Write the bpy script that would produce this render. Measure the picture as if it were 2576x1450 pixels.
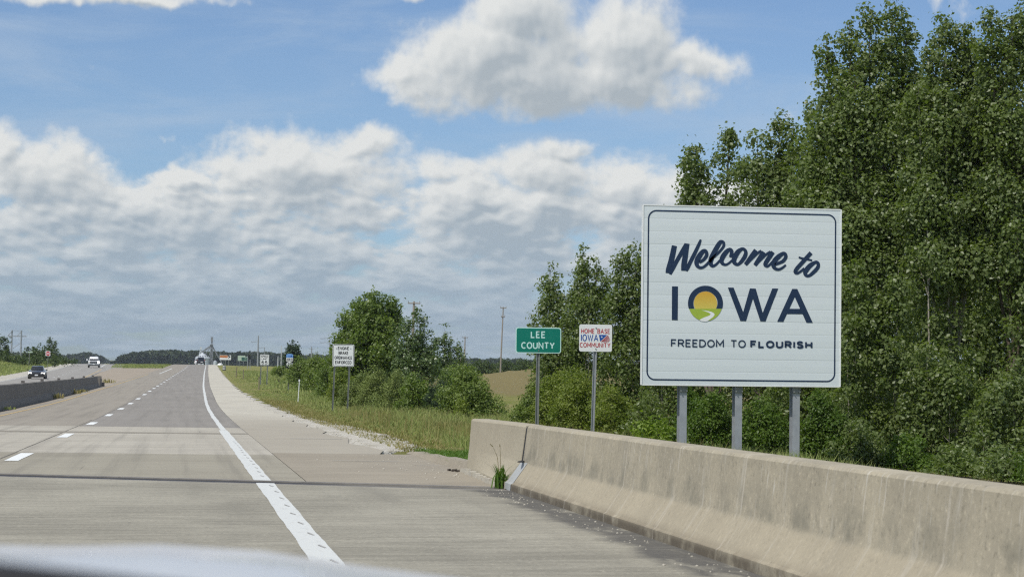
import bpy, math, random
import numpy as np
from mathutils import Vector, Matrix

for _o in list(bpy.data.objects):
    bpy.data.objects.remove(_o)
SC = bpy.context.scene
COL = SC.collection
R = math.radians

# ------------------------------------------------------------------ camera
HC = 1.25                     # eye height above the bridge deck under the camera
YAW, PITCH, ROLL = R(9.33), math.atan(175 / 5000), R(0.70)
FPX = 5000.0                  # focal length in pixels of a 2575 px wide frame
_f = Vector((math.sin(YAW) * math.cos(PITCH), math.cos(YAW) * math.cos(PITCH), math.sin(PITCH)))
_r0 = Vector((math.cos(YAW), -math.sin(YAW), 0))
_u0 = _r0.cross(_f)
_r = math.cos(ROLL) * _r0 + math.sin(ROLL) * _u0
_u = math.cos(ROLL) * _u0 - math.sin(ROLL) * _r0
cam_d = bpy.data.cameras.new('camera')
cam = bpy.data.objects.new('camera', cam_d)
COL.objects.link(cam)
cam.matrix_world = Matrix(((_r.x, _u.x, -_f.x, 0), (_r.y, _u.y, -_f.y, 0), (_r.z, _u.z, -_f.z, HC), (0, 0, 0, 1)))
cam_d.sensor_width = 36
cam_d.lens = 36 * FPX / 2575
cam_d.clip_start, cam_d.clip_end = 0.05, 12000
cam_d.dof.use_dof = True
cam_d.dof.focus_distance = 38
cam_d.dof.aperture_fstop = 7.5
SC.camera = cam
SC.view_settings.view_transform = 'Standard'
SC.view_settings.look = 'None'
SC.view_settings.exposure = 0.0
SC.view_settings.gamma = 1.0
SC.view_settings.use_curve_mapping = False
try:
    SC.cycles.use_denoising = False
    SC.cycles.filter_width = 1.25
    SC.cycles.max_bounces = 6
    SC.cycles.transparent_max_bounces = 8
    SC.cycles.volume_bounces = 0
except Exception:
    pass


def at(u, v, D):
    """World point seen at pixel (u, v) of a 2575 x 1450 frame, D metres along the view axis."""
    u, v, D = float(u), float(v), float(D)
    p = D * ((u - 1287.5) / FPX * _r - (v - 725) / FPX * _u + _f)
    return Vector((p.x, p.y, p.z + HC))


def on_y(u, v, Y):
    """World point where the sight line of (u, v) meets the upright plane y = Y."""
    u, v, Y = float(u), float(v), float(Y)
    d = (u - 1287.5) / FPX * _r - (v - 725) / FPX * _u + _f
    k = Y / d.y
    return Vector((d.x * k, Y, HC + d.z * k))


# ------------------------------------------------------------------ node helper
class NB:
    def __init__(self, tree):
        self.t = tree

    def n(self, kind, **props):
        nd = self.t.nodes.new(kind)
        for k, v in props.items():
            setattr(nd, k, v)
        return nd

    def link(self, a, b):
        self.t.links.new(a, b)

    def put(self, sock, v):
        if isinstance(v, bpy.types.NodeSocket):
            self.link(v, sock)
        elif v is not None:
            sock.default_value = v

    def m(self, op, a, b=None, c=None, clamp=False):
        nd = self.n('ShaderNodeMath', operation=op, use_clamp=clamp)
        for i, v in enumerate((a, b, c)):
            self.put(nd.inputs[i], v)
        return nd.outputs[0]

    def vm(self, op, a, b=None, scale=None):
        nd = self.n('ShaderNodeVectorMath', operation=op)
        self.put(nd.inputs[0], a)
        if b is not None:
            self.put(nd.inputs[1], b)
        if scale is not None:
            self.put(nd.inputs['Scale'], scale)
        return nd.outputs['Value'] if op in ('LENGTH', 'DOT_PRODUCT', 'DISTANCE') else nd.outputs[0]

    def xyz(self, x, y, z):
        nd = self.n('ShaderNodeCombineXYZ')
        for i, v in enumerate((x, y, z)):
            self.put(nd.inputs[i], v)
        return nd.outputs[0]

    def sep(self, v):
        nd = self.n('ShaderNodeSeparateXYZ')
        self.put(nd.inputs[0], v)
        return nd.outputs

    def smooth(self, v, a, b, lo=0.0, hi=1.0):
        nd = self.n('ShaderNodeMapRange', interpolation_type='SMOOTHSTEP')
        self.put(nd.inputs[0], v)
        for i, x in enumerate((a, b, lo, hi)):
            self.put(nd.inputs[i + 1], x)
        return nd.outputs[0]

    def noise(self, vec, scale, detail=4, rough=0.55, dist=0.0, dim='3D'):
        nd = self.n('ShaderNodeTexNoise', noise_dimensions=dim)
        self.put(nd.inputs['Vector'], vec)
        self.put(nd.inputs['Scale'], scale)
        nd.inputs['Detail'].default_value = detail
        nd.inputs['Roughness'].default_value = rough
        nd.inputs['Distortion'].default_value = dist
        return nd.outputs['Fac']

    def mix(self, fac, a, b, blend='MIX'):
        nd = self.n('ShaderNodeMix', data_type='RGBA', blend_type=blend)
        self.put(nd.inputs[0], fac)
        for i, v in ((6, a), (7, b)):
            if isinstance(v, bpy.types.NodeSocket):
                self.link(v, nd.inputs[i])
            else:
                nd.inputs[i].default_value = (*v[:3], 1)
        return nd.outputs[2]


# ------------------------------------------------------------------ sun and sky
SUN = Vector((-0.42, -0.40, 0.82)).normalized()
sun_d = bpy.data.lights.new('sun', 'SUN')
sun_d.energy = 3.7
sun_d.angle = R(0.5)
sun_d.color = (1.0, 0.955, 0.88)
sun_o = bpy.data.objects.new('sun', sun_d)
COL.objects.link(sun_o)
sun_o.rotation_euler = (-SUN).to_track_quat('-Z', 'Y').to_euler()

world = bpy.data.worlds.new('World')
SC.world = world
world.use_nodes = True
wt = world.node_tree
wt.nodes.clear()
W = NB(wt)
sky = W.n('ShaderNodeTexSky', sky_type='NISHITA')
sky.sun_disc = False
sky.sun_elevation = math.asin(SUN.z)
sky.sun_rotation = math.atan2(SUN.x, SUN.y)
sky.air_density, sky.dust_density, sky.ozone_density = 1.0, 0.35, 2.5
SKY_K = 0.11


def deg_el(u, v):
    """Azimuth and elevation (degrees) of a frame position: where a cloud stands in the sky."""
    d = (at(u, v, 1) - Vector((0, 0, HC))).normalized()
    return math.degrees(math.atan2(d.x, d.y)), math.degrees(math.asin(d.z))


# each cloud bank: centre and half extents, in the frame, weight
CLOUDS = [
    (1215, 150, 235, 115, 1.0), (1330, 20, 200, 110, 1.0), (1560, 100, 230, 140, 1.0), (1300, 205, 240, 88, 1.0),
    (1040, 195, 170, 66, 0.9), (1745, 155, 160, 66, 0.85), (1560, 215, 240, 74, 0.95),
    (790, 420, 280, 100, 1.0), (620, 430, 110, 75, 0.95), (890, 365, 130, 55, 1.0), (700, 490, 290, 60, 0.9),
    (1360, 440, 180, 90, 1.0), (1430, 385, 100, 45, 0.9), (1210, 500, 230, 65, 0.95), (1590, 470, 200, 95, 0.9), (1080, 440, 120, 70, 0.75),
    (100, 440, 210, 90, 1.0), (0, 390, 100, 85, 0.95), (355, 520, 130, 60, 1.0), (475, 455, 90, 42, 0.85),
    (180, 640, 210, 34, 0.9), (320, -16, 360, 30, 0.85), (1070, -30, 120, 40, 0.6),
    (1080, 640, 220, 40, 0.8), (700, 640, 170, 40, 0.8), (990, 700, 150, 24, 0.8), (1580, 580, 220, 45, 0.8),
]


def cloud_group(fine):
    g = bpy.data.node_groups.new('cloud_density', 'ShaderNodeTree')
    g.interface.new_socket('Dir', in_out='INPUT', socket_type='NodeSocketVector')
    g.interface.new_socket('dAz', in_out='INPUT', socket_type='NodeSocketFloat')
    g.interface.new_socket('dEl', in_out='INPUT', socket_type='NodeSocketFloat')
    g.interface.new_socket('Density', in_out='OUTPUT', socket_type='NodeSocketFloat')
    B = NB(g)
    gi, go = B.n('NodeGroupInput'), B.n('NodeGroupOutput')
    x, y, z = B.sep(B.vm('NORMALIZE', gi.outputs['Dir']))
    az = B.m('ADD', B.m('DEGREES', B.m('ARCTAN2', x, y)), gi.outputs['dAz'])
    el = B.m('ADD', B.m('DEGREES', B.m('ARCSINE', z)), gi.outputs['dEl'])
    azr = B.m('RADIANS', az)
    lel = B.m('MULTIPLY', B.m('LOGARITHM', B.m('ADD', B.m('MAXIMUM', el, -0.2), 0.9), math.e), 8.0)
    vec = B.xyz(B.m('MULTIPLY', B.m('SINE', azr), 57.3), B.m('MULTIPLY', B.m('COSINE', azr), 57.3), lel)
    # warp a little so edges billow
    wx = B.m('SUBTRACT', B.noise(vec, 0.5, 4), 0.5)
    wz = B.m('SUBTRACT', B.noise(B.vm('ADD', vec, (17.3, 5.1, 9.7)), 0.55, 4), 0.5)
    azw = B.m('ADD', az, B.m('MULTIPLY', wx, 2.8))
    elw = B.m('ADD', el, B.m('MULTIPLY', wz, 1.5))
    base = None
    for (cu, cv, ru, rv, wgt) in CLOUDS:
        a0, e0 = deg_el(cu, cv)
        ra, re = ru * 0.01146, rv * 0.01146
        dx = B.m('MULTIPLY', B.m('SUBTRACT', azw, a0), 1 / ra)
        dy = B.m('MULTIPLY', B.m('SUBTRACT', elw, e0), 1 / re)
        r2 = B.m('SQRT', B.m('ADD', B.m('MULTIPLY', dx, dx), B.m('MULTIPLY', dy, dy)))
        v = B.m('ADD', B.m('MULTIPLY', B.m('SUBTRACT', 1.0, r2), 1.2), wgt - 1.0)
        base = v if base is None else B.m('SMOOTH_MAX', base, v, 0.25)
    base = B.m('MAXIMUM', base, -2.0)
    # layered low cloud towards the horizon, everywhere round the sky
    lowmask = B.m('MULTIPLY', B.smooth(el, 5.8, 4.2), B.smooth(el, -0.5, 1.3, 0.55, 1.0))
    strat = B.noise(B.vm('MULTIPLY', vec, (0.70, 0.70, 0.80)), 0.62, 7 if fine else 3, 0.60)
    low = B.m('ADD', B.m('MULTIPLY', B.m('SUBTRACT', lowmask, 1.0), 1.6), B.m('ADD', 0.62, B.m('MULTIPLY', B.m('SUBTRACT', strat, 0.47), 3.8)))
    # fair-weather cumulus over the rest of the sky
    wide = B.m('MAXIMUM', B.smooth(el, 10.5, 15.0), B.smooth(B.m('ABSOLUTE', B.m('SUBTRACT', az, 9.3)), 16, 24))
    cum = B.m('MULTIPLY', wide, B.m('MULTIPLY', B.m('SUBTRACT', B.noise(vec, 0.09, 3), 0.5), 5.0))
    far = B.m('MULTIPLY', B.m('SUBTRACT', 1.0, wide), B.m('MAXIMUM', base, low))
    base = B.m('ADD', far, cum)
    fb = B.noise(vec, 0.55, 9 if fine else 3, 0.58)
    bil = fine and B.noise(B.vm('ADD', vec, (3.0, 8.0, 1.0)), 2.1, 4, 0.6)
    d = B.m('ADD', base, B.m('MULTIPLY', B.m('SUBTRACT', fb, 0.41), 2.1))
    if fine:
        d = B.m('ADD', d, B.m('MULTIPLY', B.m('SUBTRACT', bil, 0.5), 0.45))
    B.link(d, go.inputs[0])
    return g


CG, CGS = cloud_group(True), cloud_group(False)
wgeo = W.n('ShaderNodeTexCoord')
WDIR = wgeo.outputs['Generated']


def cdens(da, de, grp=None):
    nd = W.n('ShaderNodeGroup')
    nd.node_tree = grp or CGS
    W.link(WDIR, nd.inputs[0])
    nd.inputs[1].default_value, nd.inputs[2].default_value = da, de
    return nd.outputs[0]


d0, ds, d1, d2, d3 = cdens(0, 0, CG), cdens(0, 0), cdens(-0.14, 0.18), cdens(-0.38, 0.65), cdens(-0.7, 1.35)
alpha = W.smooth(d0, -0.02, 0.75)
shade = W.m('ADD', W.m('ADD', W.m('MULTIPLY', W.smooth(d1, 0.1, 1.9), 0.30), W.m('MULTIPLY', W.smooth(d2, -0.1, 1.5), 0.42)), W.m('MULTIPLY', W.smooth(d3, -0.3, 1.3), 0.30))
relief = W.m('ADD', W.m('MULTIPLY', W.m('SUBTRACT', ds, d1), 0.85), W.m('MULTIPLY', W.m('SUBTRACT', d0, ds), 0.16))
lit = W.m('ADD', W.m('SUBTRACT', 1.0, shade), relief, clamp=True)
_, _, wz_ = W.sep(W.vm('NORMALIZE', WDIR))
wel = W.m('DEGREES', W.m('ARCSINE', wz_))
dark = W.mix(W.smooth(wel, 1.0, 6.0), (0.34, 0.435, 0.525), (0.41, 0.465, 0.51))
bright = W.mix(W.smooth(wel, 0.8, 5.0), (0.44, 0.53, 0.61), (0.77, 0.785, 0.775))
ccol = W.mix(lit, dark, bright)
ccol = W.vm('SCALE', ccol, scale=1 / SKY_K)
# thin veil of high cirrus
vx, vy, vz_ = W.sep(W.vm('NORMALIZE', WDIR))
veil = W.noise(W.xyz(W.m('MULTIPLY', vx, 9), W.m('MULTIPLY', vy, 9), W.m('MULTIPLY', vz_, 42)), 0.9, 5, 0.6, 0.6)
veil = W.m('MULTIPLY', W.smooth(veil, 0.38, 0.75), 0.5)
skyc = W.n('ShaderNodeHueSaturation')
skyc.inputs['Saturation'].default_value = 1.0
skyc.inputs['Value'].default_value = 1.0
W.link(sky.outputs[0], skyc.inputs['Color'])
tint = W.mix(W.smooth(wel, 0.0, 9.0), (0.54, 0.70, 0.95), (0.72, 0.80, 0.94))
blue = W.mix(1.0, skyc.outputs[0], tint, 'MULTIPLY')
blue = W.mix(veil, blue, tuple(c / SKY_K for c in (0.44, 0.55, 0.69)))
final = W.mix(alpha, blue, ccol)
bg = W.n('ShaderNodeBackground')
W.link(final, bg.inputs['Color'])
bg.inputs['Strength'].default_value = SKY_K
world.cycles.sampling_method = 'MANUAL'
world.cycles.sample_map_resolution = 256
wo = W.n('ShaderNodeOutputWorld')
W.link(bg.outputs[0], wo.inputs['Surface'])
HOOD_Z = 0.063

# ------------------------------------------------------------------ materials
def new_mat(name):
    m = bpy.data.materials.new(name)
    m.use_nodes = True
    t = m.node_tree
    t.nodes.clear()
    B = NB(t)
    out = B.n('ShaderNodeOutputMaterial')
    return m, B, out


def pbsdf(B, col, rough=0.6, spec=0.5, metal=0.0, normal=None, coat=0.0):
    p = B.n('ShaderNodeBsdfPrincipled')
    if isinstance(col, bpy.types.NodeSocket):
        B.link(col, p.inputs['Base Color'])
    else:
        p.inputs['Base Color'].default_value = (*col[:3], 1)
    B.put(p.inputs['Roughness'], rough)
    B.put(p.inputs['Specular IOR Level'], spec)
    B.put(p.inputs['Metallic'], metal)
    p.inputs['Coat Weight'].default_value = coat
    if normal is not None:
        B.link(normal, p.inputs['Normal'])
    return p


def bump(B, h, strength=0.3, dist=0.02):
    b = B.n('ShaderNodeBump')
    b.inputs['Strength'].default_value = strength
    b.inputs['Distance'].default_value = dist
    B.link(h, b.inputs['Height'])
    return b.outputs[0]


def plain(name, col, rough=0.55, var=0.12, scale=6.0, spec=0.4, metal=0.0, coat=0.0, bmp=0.0):
    """Painted or bare surface with faint mottling and dirt."""
    m, B, out = new_mat(name)
    pos = B.n('ShaderNodeTexCoord').outputs['Object']
    n = B.noise(pos, scale, 5, 0.6)
    k = B.m('MULTIPLY', B.m('SUBTRACT', n, 0.5), var * 2)
    hsv = B.n('ShaderNodeHueSaturation')
    hsv.inputs['Color'].default_value = (*col, 1)
    B.put(hsv.inputs['Value'], B.m('ADD', 1.0, k))
    rr = B.m('ADD', rough, B.m('MULTIPLY', B.m('SUBTRACT', n, 0.5), 0.25), clamp=True)
    p = pbsdf(B, hsv.outputs[0], rr, spec, metal, bump(B, n, bmp, 0.01) if bmp else None, coat)
    B.link(p.outputs[0], out.inputs[0])
    return m


def emit(name, col, k):
    m, B, out = new_mat(name)
    e = B.n('ShaderNodeEmission')
    e.inputs[0].default_value, e.inputs[1].default_value = (*col, 1), k
    B.link(e.outputs[0], out.inputs[0])
    return m


def concrete(name, light, dark, streak=(1.2, 14.0, 6.0), grit=60.0, amount=0.55, big=0.35, bmp=0.25, extra=None, rough=0.85):
    """Worn concrete: broad tone changes, drawn-out streaks, fine grit; extra(B, pos, colour) adds marks of its own."""
    m, B, out = new_mat(name)
    pos = B.n('ShaderNodeNewGeometry').outputs['Position']
    s = B.noise(B.vm('MULTIPLY', pos, streak), 1.0, 6, 0.62)
    b = B.noise(pos, big, 4, 0.6)
    g = B.noise(pos, grit, 3, 0.7)
    f = B.m('ADD', B.m('MULTIPLY', B.smooth(s, 0.30, 0.72), 0.55), B.m('MULTIPLY', B.smooth(b, 0.32, 0.68), 0.45))
    col = B.mix(B.m('MULTIPLY', f, amount), light, dark)
    col = B.mix(B.smooth(g, 0.54, 0.76, 0.0, 0.5), col, tuple(min(1, c * 1.55) for c in light))
    col = B.mix(B.smooth(g, 0.46, 0.26, 0.0, 0.6), col, tuple(c * 0.55 for c in dark))
    if extra:
        col = extra(B, pos, col)
    h = B.m('ADD', g, B.m('MULTIPLY', s, 0.8))
    p = pbsdf(B, col, rough, 0.25, 0, bump(B, h, bmp, 0.006))
    B.link(p.outputs[0], out.inputs[0])
    return m


def foliage(name, c1, c2, c3, rough=0.42, spec=0.5, trans=0.3):
    """Leaf surface: tone differs leaf by leaf and clump by clump."""
    m, B, out = new_mat(name)
    geo = B.n('ShaderNodeNewGeometry')
    rnd = geo.outputs['Random Per Island']
    n = B.noise(geo.outputs['Position'], 0.9, 3, 0.6)
    col = B.mix(rnd, c1, c2)
    col = B.mix(B.smooth(n, 0.42, 0.72, 0, 0.75), col, c3)
    p = pbsdf(B, col, rough, spec)
    tr = B.n('ShaderNodeBsdfTranslucent')
    B.link(B.mix(1.0, col, (1.5, 1.7, 0.5), 'MULTIPLY'), tr.inputs[0])
    mx = B.n('ShaderNodeMixShader')
    mx.inputs[0].default_value = trans
    B.link(p.outputs[0], mx.inputs[1])
    B.link(tr.outputs[0], mx.inputs[2])
    B.link(mx.outputs[0], out.inputs[0])
    return m


# ------------------------------------------------------------------ objects
def tag(o, label=None, cat=None, group=None, kind=None):
    for k, v in (('label', label), ('category', cat), ('group', group), ('kind', kind)):
        if v:
            o[k] = v
    return o


def thing(name, label, cat, loc=(0, 0, 0), rz=0.0, group=None):
    o = bpy.data.objects.new(name, None)
    COL.objects.link(o)
    o.location = loc
    o.rotation_euler = (0, 0, rz)
    o.empty_display_size = 0.3
    return tag(o, label, cat, group)


def root_of(o):
    while o.parent is not None:
        o = o.parent
    return o


class MB:
    """Collects shapes and links them as ONE mesh object. World coordinates unless built with local=True."""

    def __init__(self):
        self.v, self.f = [], []

    def add(self, vs, fs):
        o = len(self.v)
        self.v.extend(tuple(p) for p in vs)
        self.f.extend(tuple(i + o for i in q) for q in fs)
        return self

    def box(self, c, s, rz=0.0):
        cx, cy, cz = c
        hx, hy, hz = s[0] / 2, s[1] / 2, s[2] / 2
        ca, sa = math.cos(rz), math.sin(rz)
        vs = []
        for z in (-hz, hz):
            for x, y in ((-hx, -hy), (hx, -hy), (hx, hy), (-hx, hy)):
                vs.append((cx + x * ca - y * sa, cy + x * sa + y * ca, cz + z))
        return self.add(vs, [(3, 2, 1, 0), (4, 5, 6, 7), (0, 1, 5, 4), (1, 2, 6, 5), (2, 3, 7, 6), (3, 0, 4, 7)])

    def tube(self, pts, radii, n=6, cap=True):
        pts = [Vector(p) for p in pts]
        if not isinstance(radii, (list, tuple)):
            radii = [radii] * len(pts)
        rings = []
        for i, p in enumerate(pts):
            a = pts[max(0, i - 1)]
            b = pts[min(len(pts) - 1, i + 1)]
            d = (b - a).normalized()
            ref = Vector((0, 0, 1)) if abs(d.z) < 0.9 else Vector((1, 0, 0))
            s = d.cross(ref).normalized()
            t = s.cross(d)
            rings.append([p + radii[i] * (math.cos(2 * math.pi * k / n) * s + math.sin(2 * math.pi * k / n) * t) for k in range(n)])
        return self.loft(rings, cap)

    def loft(self, rings, cap=True):
        n = len(rings[0])
        vs = [p for r in rings for p in r]
        fs = []
        for i in range(len(rings) - 1):
            for k in range(n):
                a, b = i * n + k, i * n + (k + 1) % n
                fs.append((a, b, b + n, a + n))
        if cap:
            fs.append(tuple(reversed(range(n))))
            fs.append(tuple((len(rings) - 1) * n + k for k in range(n)))
        return self.add(vs, fs)

    def grid(self, rows):
        n = len(rows[0])
        vs = [p for r in rows for p in r]
        fs = [(i * n + k, i * n + k + 1, (i + 1) * n + k + 1, (i + 1) * n + k) for i in range(len(rows) - 1) for k in range(n - 1)]
        return self.add(vs, fs)

    def poly_y(self, pts, y, depth=0.0):
        """Polygon given as (x, z) in the upright plane at y, facing the camera side (-y); depth goes back to y + depth."""
        n = len(pts)
        area = sum(pts[i][0] * pts[(i + 1) % n][1] - pts[(i + 1) % n][0] * pts[i][1] for i in range(n))
        if area < 0:
            pts = list(reversed(pts))
        vs = [(x, y, z) for x, z in pts]
        fs = [tuple(range(n))]
        if depth:
            vs += [(x, y + depth, z) for x, z in pts]
            fs.append(tuple(reversed(range(n, 2 * n))))
            fs += [(i, i + n, (i + 1) % n + n, (i + 1) % n) for i in range(n)]
        return self.add(vs, fs)

    def build(self, name, m=None, parent=None, local=False, smooth=False, kind=None):
        me = bpy.data.meshes.new(name)
        off = Vector((0, 0, 0))
        if parent is not None and not local:
            off = root_of(parent).location
        me.from_pydata([(p[0] - off.x, p[1] - off.y, p[2] - off.z) for p in self.v], [], self.f)
        if smooth:
            me.polygons.foreach_set('use_smooth', [True] * len(me.polygons))
        if m is not None:
            me.materials.append(m)
        me.update()
        o = bpy.data.objects.new(name, me)
        COL.objects.link(o)
        if parent is not None:
            o.parent = parent
        if kind:
            o['kind'] = kind
        return o


def np_mesh(name, V, F, m, parent=None, kind=None, off=(0, 0, 0)):
    """Fast mesh from arrays: V (n, 3), F (k, 3 or 4)."""
    me = bpy.data.meshes.new(name)
    V = np.asarray(V, dtype=np.float32) - np.asarray(off, dtype=np.float32)
    F = np.asarray(F, dtype=np.int32)
    k = F.shape[1]
    me.vertices.add(len(V))
    me.vertices.foreach_set('co', V.ravel())
    me.loops.add(F.size)
    me.loops.foreach_set('vertex_index', F.ravel())
    me.polygons.add(len(F))
    me.polygons.foreach_set('loop_start', np.arange(0, F.size, k, dtype=np.int32))
    me.materials.append(m)
    me.update(calc_edges=True)
    o = bpy.data.objects.new(name, me)
    COL.objects.link(o)
    if parent is not None:
        o.parent = parent
    if kind:
        o['kind'] = kind
    return o


def copy_tree(o, parent=None):
    c = o.copy()
    COL.objects.link(c)
    c.parent = parent
    for ch in list(o.children):
        copy_tree(ch, c)
    return c


# ------------------------------------------------------------------ the lie of the land
def _smooth_table(pts, lo=-80, hi=4200, sig=9.0):
    ys = np.arange(lo, hi, 2.0)
    zs = np.interp(ys, [p[0] for p in pts], [p[1] for p in pts])
    k = np.exp(-0.5 * (np.arange(-20, 21) * 2.0 / sig) ** 2)
    k /= k.sum()
    return ys, np.convolve(np.pad(zs, 20, mode='edge'), k, mode='valid')


_DROP = _smooth_table([(-80, 0.25), (0, 1.23), (13, 1.394), (24.6, 1.54), (45, 1.81), (58, 2.0), (70, 2.13), (95, 2.36),
                       (157, 2.50), (250, 2.58), (330, 2.56), (435, 2.36), (480, 2.42), (600, 3.6), (800, 7), (1100, 11.5), (1500, 13), (4200, 14)])
_OFF = _smooth_table([(-80, 0), (75, 0), (95, 0.07), (157, 0.51), (253, 1.5), (331, 2.4), (431, 3.6), (600, 5.5), (1200, 12), (4200, 45)])
_LX = _smooth_table([(-80, -11.8), (60, -12.0), (100, -12.3), (217, -14.4), (318, -16.4), (450, -19.8), (600, -24), (1200, -40), (4200, -120)])
_LDROP = _smooth_table([(-80, 1.4), (0, 1.7), (60, 2.35), (150, 2.85), (217, 2.9), (320, 2.68), (370, 2.55), (440, 2.42), (490, 2.6), (600, 3.8), (800, 7), (1100, 11.5), (1500, 13), (4200, 14)])


def zr(Y):
    return HC - np.interp(Y, *_DROP)


def off(Y):
    return np.interp(Y, *_OFF)


def lx(Y):
    return np.interp(Y, *_LX)


def zl(Y):
    return HC - np.interp(Y, *_LDROP)


def sstep(x, a, b):
    t = np.clip((np.asarray(x, dtype=float) - a) / (b - a), 0, 1)
    return t * t * (3 - 2 * t)


def ground(X, Y):
    X, Y = np.asarray(X, dtype=float), np.asarray(Y, dtype=float)
    t = X - off(Y)
    a, b = zr(Y), zl(Y)
    s = X - lx(Y)                                   # from the far carriageway's lane line
    den = np.maximum((off(Y) - 6.4) - (lx(Y) + 4.4), 0.6)
    k = np.clip(((off(Y) - 6.4) - X) / den, 0, 1)
    base = a * (1 - k) + b * k - 0.16
    # right of the shoulder: level verge, then a slow fall
    r = np.clip(t - 3.35, 0, None)
    verge = a - 0.03 - 0.05 * sstep(r, 0, 1.2) - 0.025 * np.clip(r - 1, 0, 6) - 0.05 * np.clip(r - 7, 0, 16) * sstep(Y, 400, 60)
    verge = verge - sstep(t, 4.2, 7.0) * sstep(Y, 31.0, 20.0) * 3.2
    verge = verge + 2.35 * np.exp(-((X - 33) / 10.5) ** 2 - ((Y - 178) / 30.0) ** 2)
    z = np.where(t > 3.2, verge, base)
    # left of the far carriageway: a grassy bank
    l = np.clip(-(s + 5.2), 0, None)
    bank = b - 0.05 + 2.1 * sstep(l, 0.5, 22) * sstep(Y, 120, 260) * sstep(Y, 620, 430)
    z = np.where(s < -5.0, bank, z)
    return z


def gz(X, Y):
    return float(ground(X, Y))


def foot(u, D):
    """Ground point below the sight line column u at depth D."""
    p = at(u, 905, D)
    return Vector((p.x, p.y, gz(p.x, p.y)))

# ------------------------------------------------------------------ ground sheet
m_grass_ground, B, out = new_mat('grassy_soil')
pos = B.n('ShaderNodeNewGeometry').outputs['Position']
n1 = B.noise(pos, 0.22, 4, 0.6)
n2 = B.noise(pos, 1.6, 5, 0.65)
n3 = B.noise(pos, 14.0, 4, 0.7)
c = B.mix(B.smooth(n1, 0.35, 0.65), (0.195, 0.210, 0.050), (0.290, 0.260, 0.105))
c = B.mix(B.smooth(n2, 0.40, 0.70, 0, 0.7), c, (0.165, 0.195, 0.045))
c = B.mix(B.smooth(n3, 0.50, 0.85, 0, 0.6), c, (0.29, 0.235, 0.10))
# the dry hay field on the rise
px, py, pz = B.sep(pos)
fx = B.m('POWER', B.m('MULTIPLY', B.m('SUBTRACT', px, 34.0), 1 / 14.0), 2.0)
fy = B.m('POWER', B.m('MULTIPLY', B.m('SUBTRACT', py, 176.0), 1 / 40.0), 2.0)
fr = B.m('ADD', B.m('ADD', fx, fy), B.m('MULTIPLY', B.m('SUBTRACT', n2, 0.5), 0.5))
c = B.mix(B.smooth(fr, 1.15, 0.8), c, B.mix(n3, (0.27, 0.215, 0.10), (0.185, 0.165, 0.07)))
p = pbsdf(B, c, 0.95, 0.15, 0, bump(B, B.m('ADD', n3, n2), 0.9, 0.12))
B.link(p.outputs[0], out.inputs[0])

ys = list(np.arange(-60, 28, 4)) + list(np.arange(28, 230, 2.5)) + list(np.arange(230, 520, 6)) + list(np.geomspace(520, 4000, 40))
xs = [-900, -600, -400, -280, -200, -150, -110, -85] + list(np.arange(-70, -36, 2.0)) + list(np.arange(-36, 36, 0.7)) + list(np.arange(36, 80, 2.5)) + [90, 110, 140, 180, 240, 330, 450, 650, 1000]
YY, XX = np.meshgrid(ys, xs, indexing='ij')
ZZ = ground(XX, YY)
rng = np.random.default_rng(3)
tt = XX - off(YY)
rough_ok = ((tt > 4.6) | (XX - lx(YY) < -6.5)) & (np.abs(XX) < 120)
ZZ = ZZ + np.where(rough_ok, rng.normal(0, 0.035, ZZ.shape), 0)
V = np.stack([XX.ravel(), YY.ravel(), ZZ.ravel()], 1)
ny, nx = XX.shape
ii, jj = np.meshgrid(np.arange(ny - 1), np.arange(nx - 1), indexing='ij')
q = (ii * nx + jj).ravel()
go = np_mesh('ground', V, np.stack([q, q + 1, q + nx + 1, q + nx], 1), m_grass_ground, kind='structure')

# ------------------------------------------------------------------ pavements
SK = -0.52                    # the bridge joint runs askew to the road


def yj(X, y0=24.84, k=SK):
    return y0 + k * X


def sheet(name, tcols, ya, yb, m, dz=0.0, step=4.0, zf=zr, of=off, wob=None, kind='structure'):
    """Road surface between the lines ya(x) and yb(x), tcols metres right of the road's reference line."""
    rows = []
    y0 = max(ya(t) for t in tcols)
    y1 = min(yb(t) for t in tcols)
    inner = [y for y in np.arange(math.ceil(y0 / step) * step, y1, step) if y > y0 + 0.3 and y < y1 - 0.3] if y1 > y0 else []
    lines = [lambda t: ya(t)] + [(lambda t, y=y: y) for y in inner] + [lambda t: yb(t)]
    for i, fn in enumerate(lines):
        row = []
        for j, t in enumerate(tcols):
            y = fn(t)
            tw = t + (wob(j, y) if wob else 0)
            row.append((tw + float(of(y)), y, float(zf(y)) + dz))
        rows.append(row)
    return MB().grid(rows).build(name, m, kind=kind)


def wheel_marks(B, pos, col):
    """Rubber laid in the wheel tracks and a few skid marks, along the lanes."""
    x, y, z = B.sep(pos)
    n = B.noise(B.xyz(B.m('MULTIPLY', x, 3.2), B.m('MULTIPLY', y, 0.05), 0.0), 1.0, 3, 0.6)
    col = B.mix(B.smooth(n, 0.44, 0.78, 0, 0.34), col, (0.125, 0.115, 0.10))
    s = B.noise(B.xyz(B.m('MULTIPLY', x, 9.0), B.m('MULTIPLY', y, 0.22), 4.0), 1.0, 2, 0.5)
    return B.mix(B.smooth(s, 0.70, 0.80, 0, 0.38), col, (0.05, 0.048, 0.046))


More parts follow.
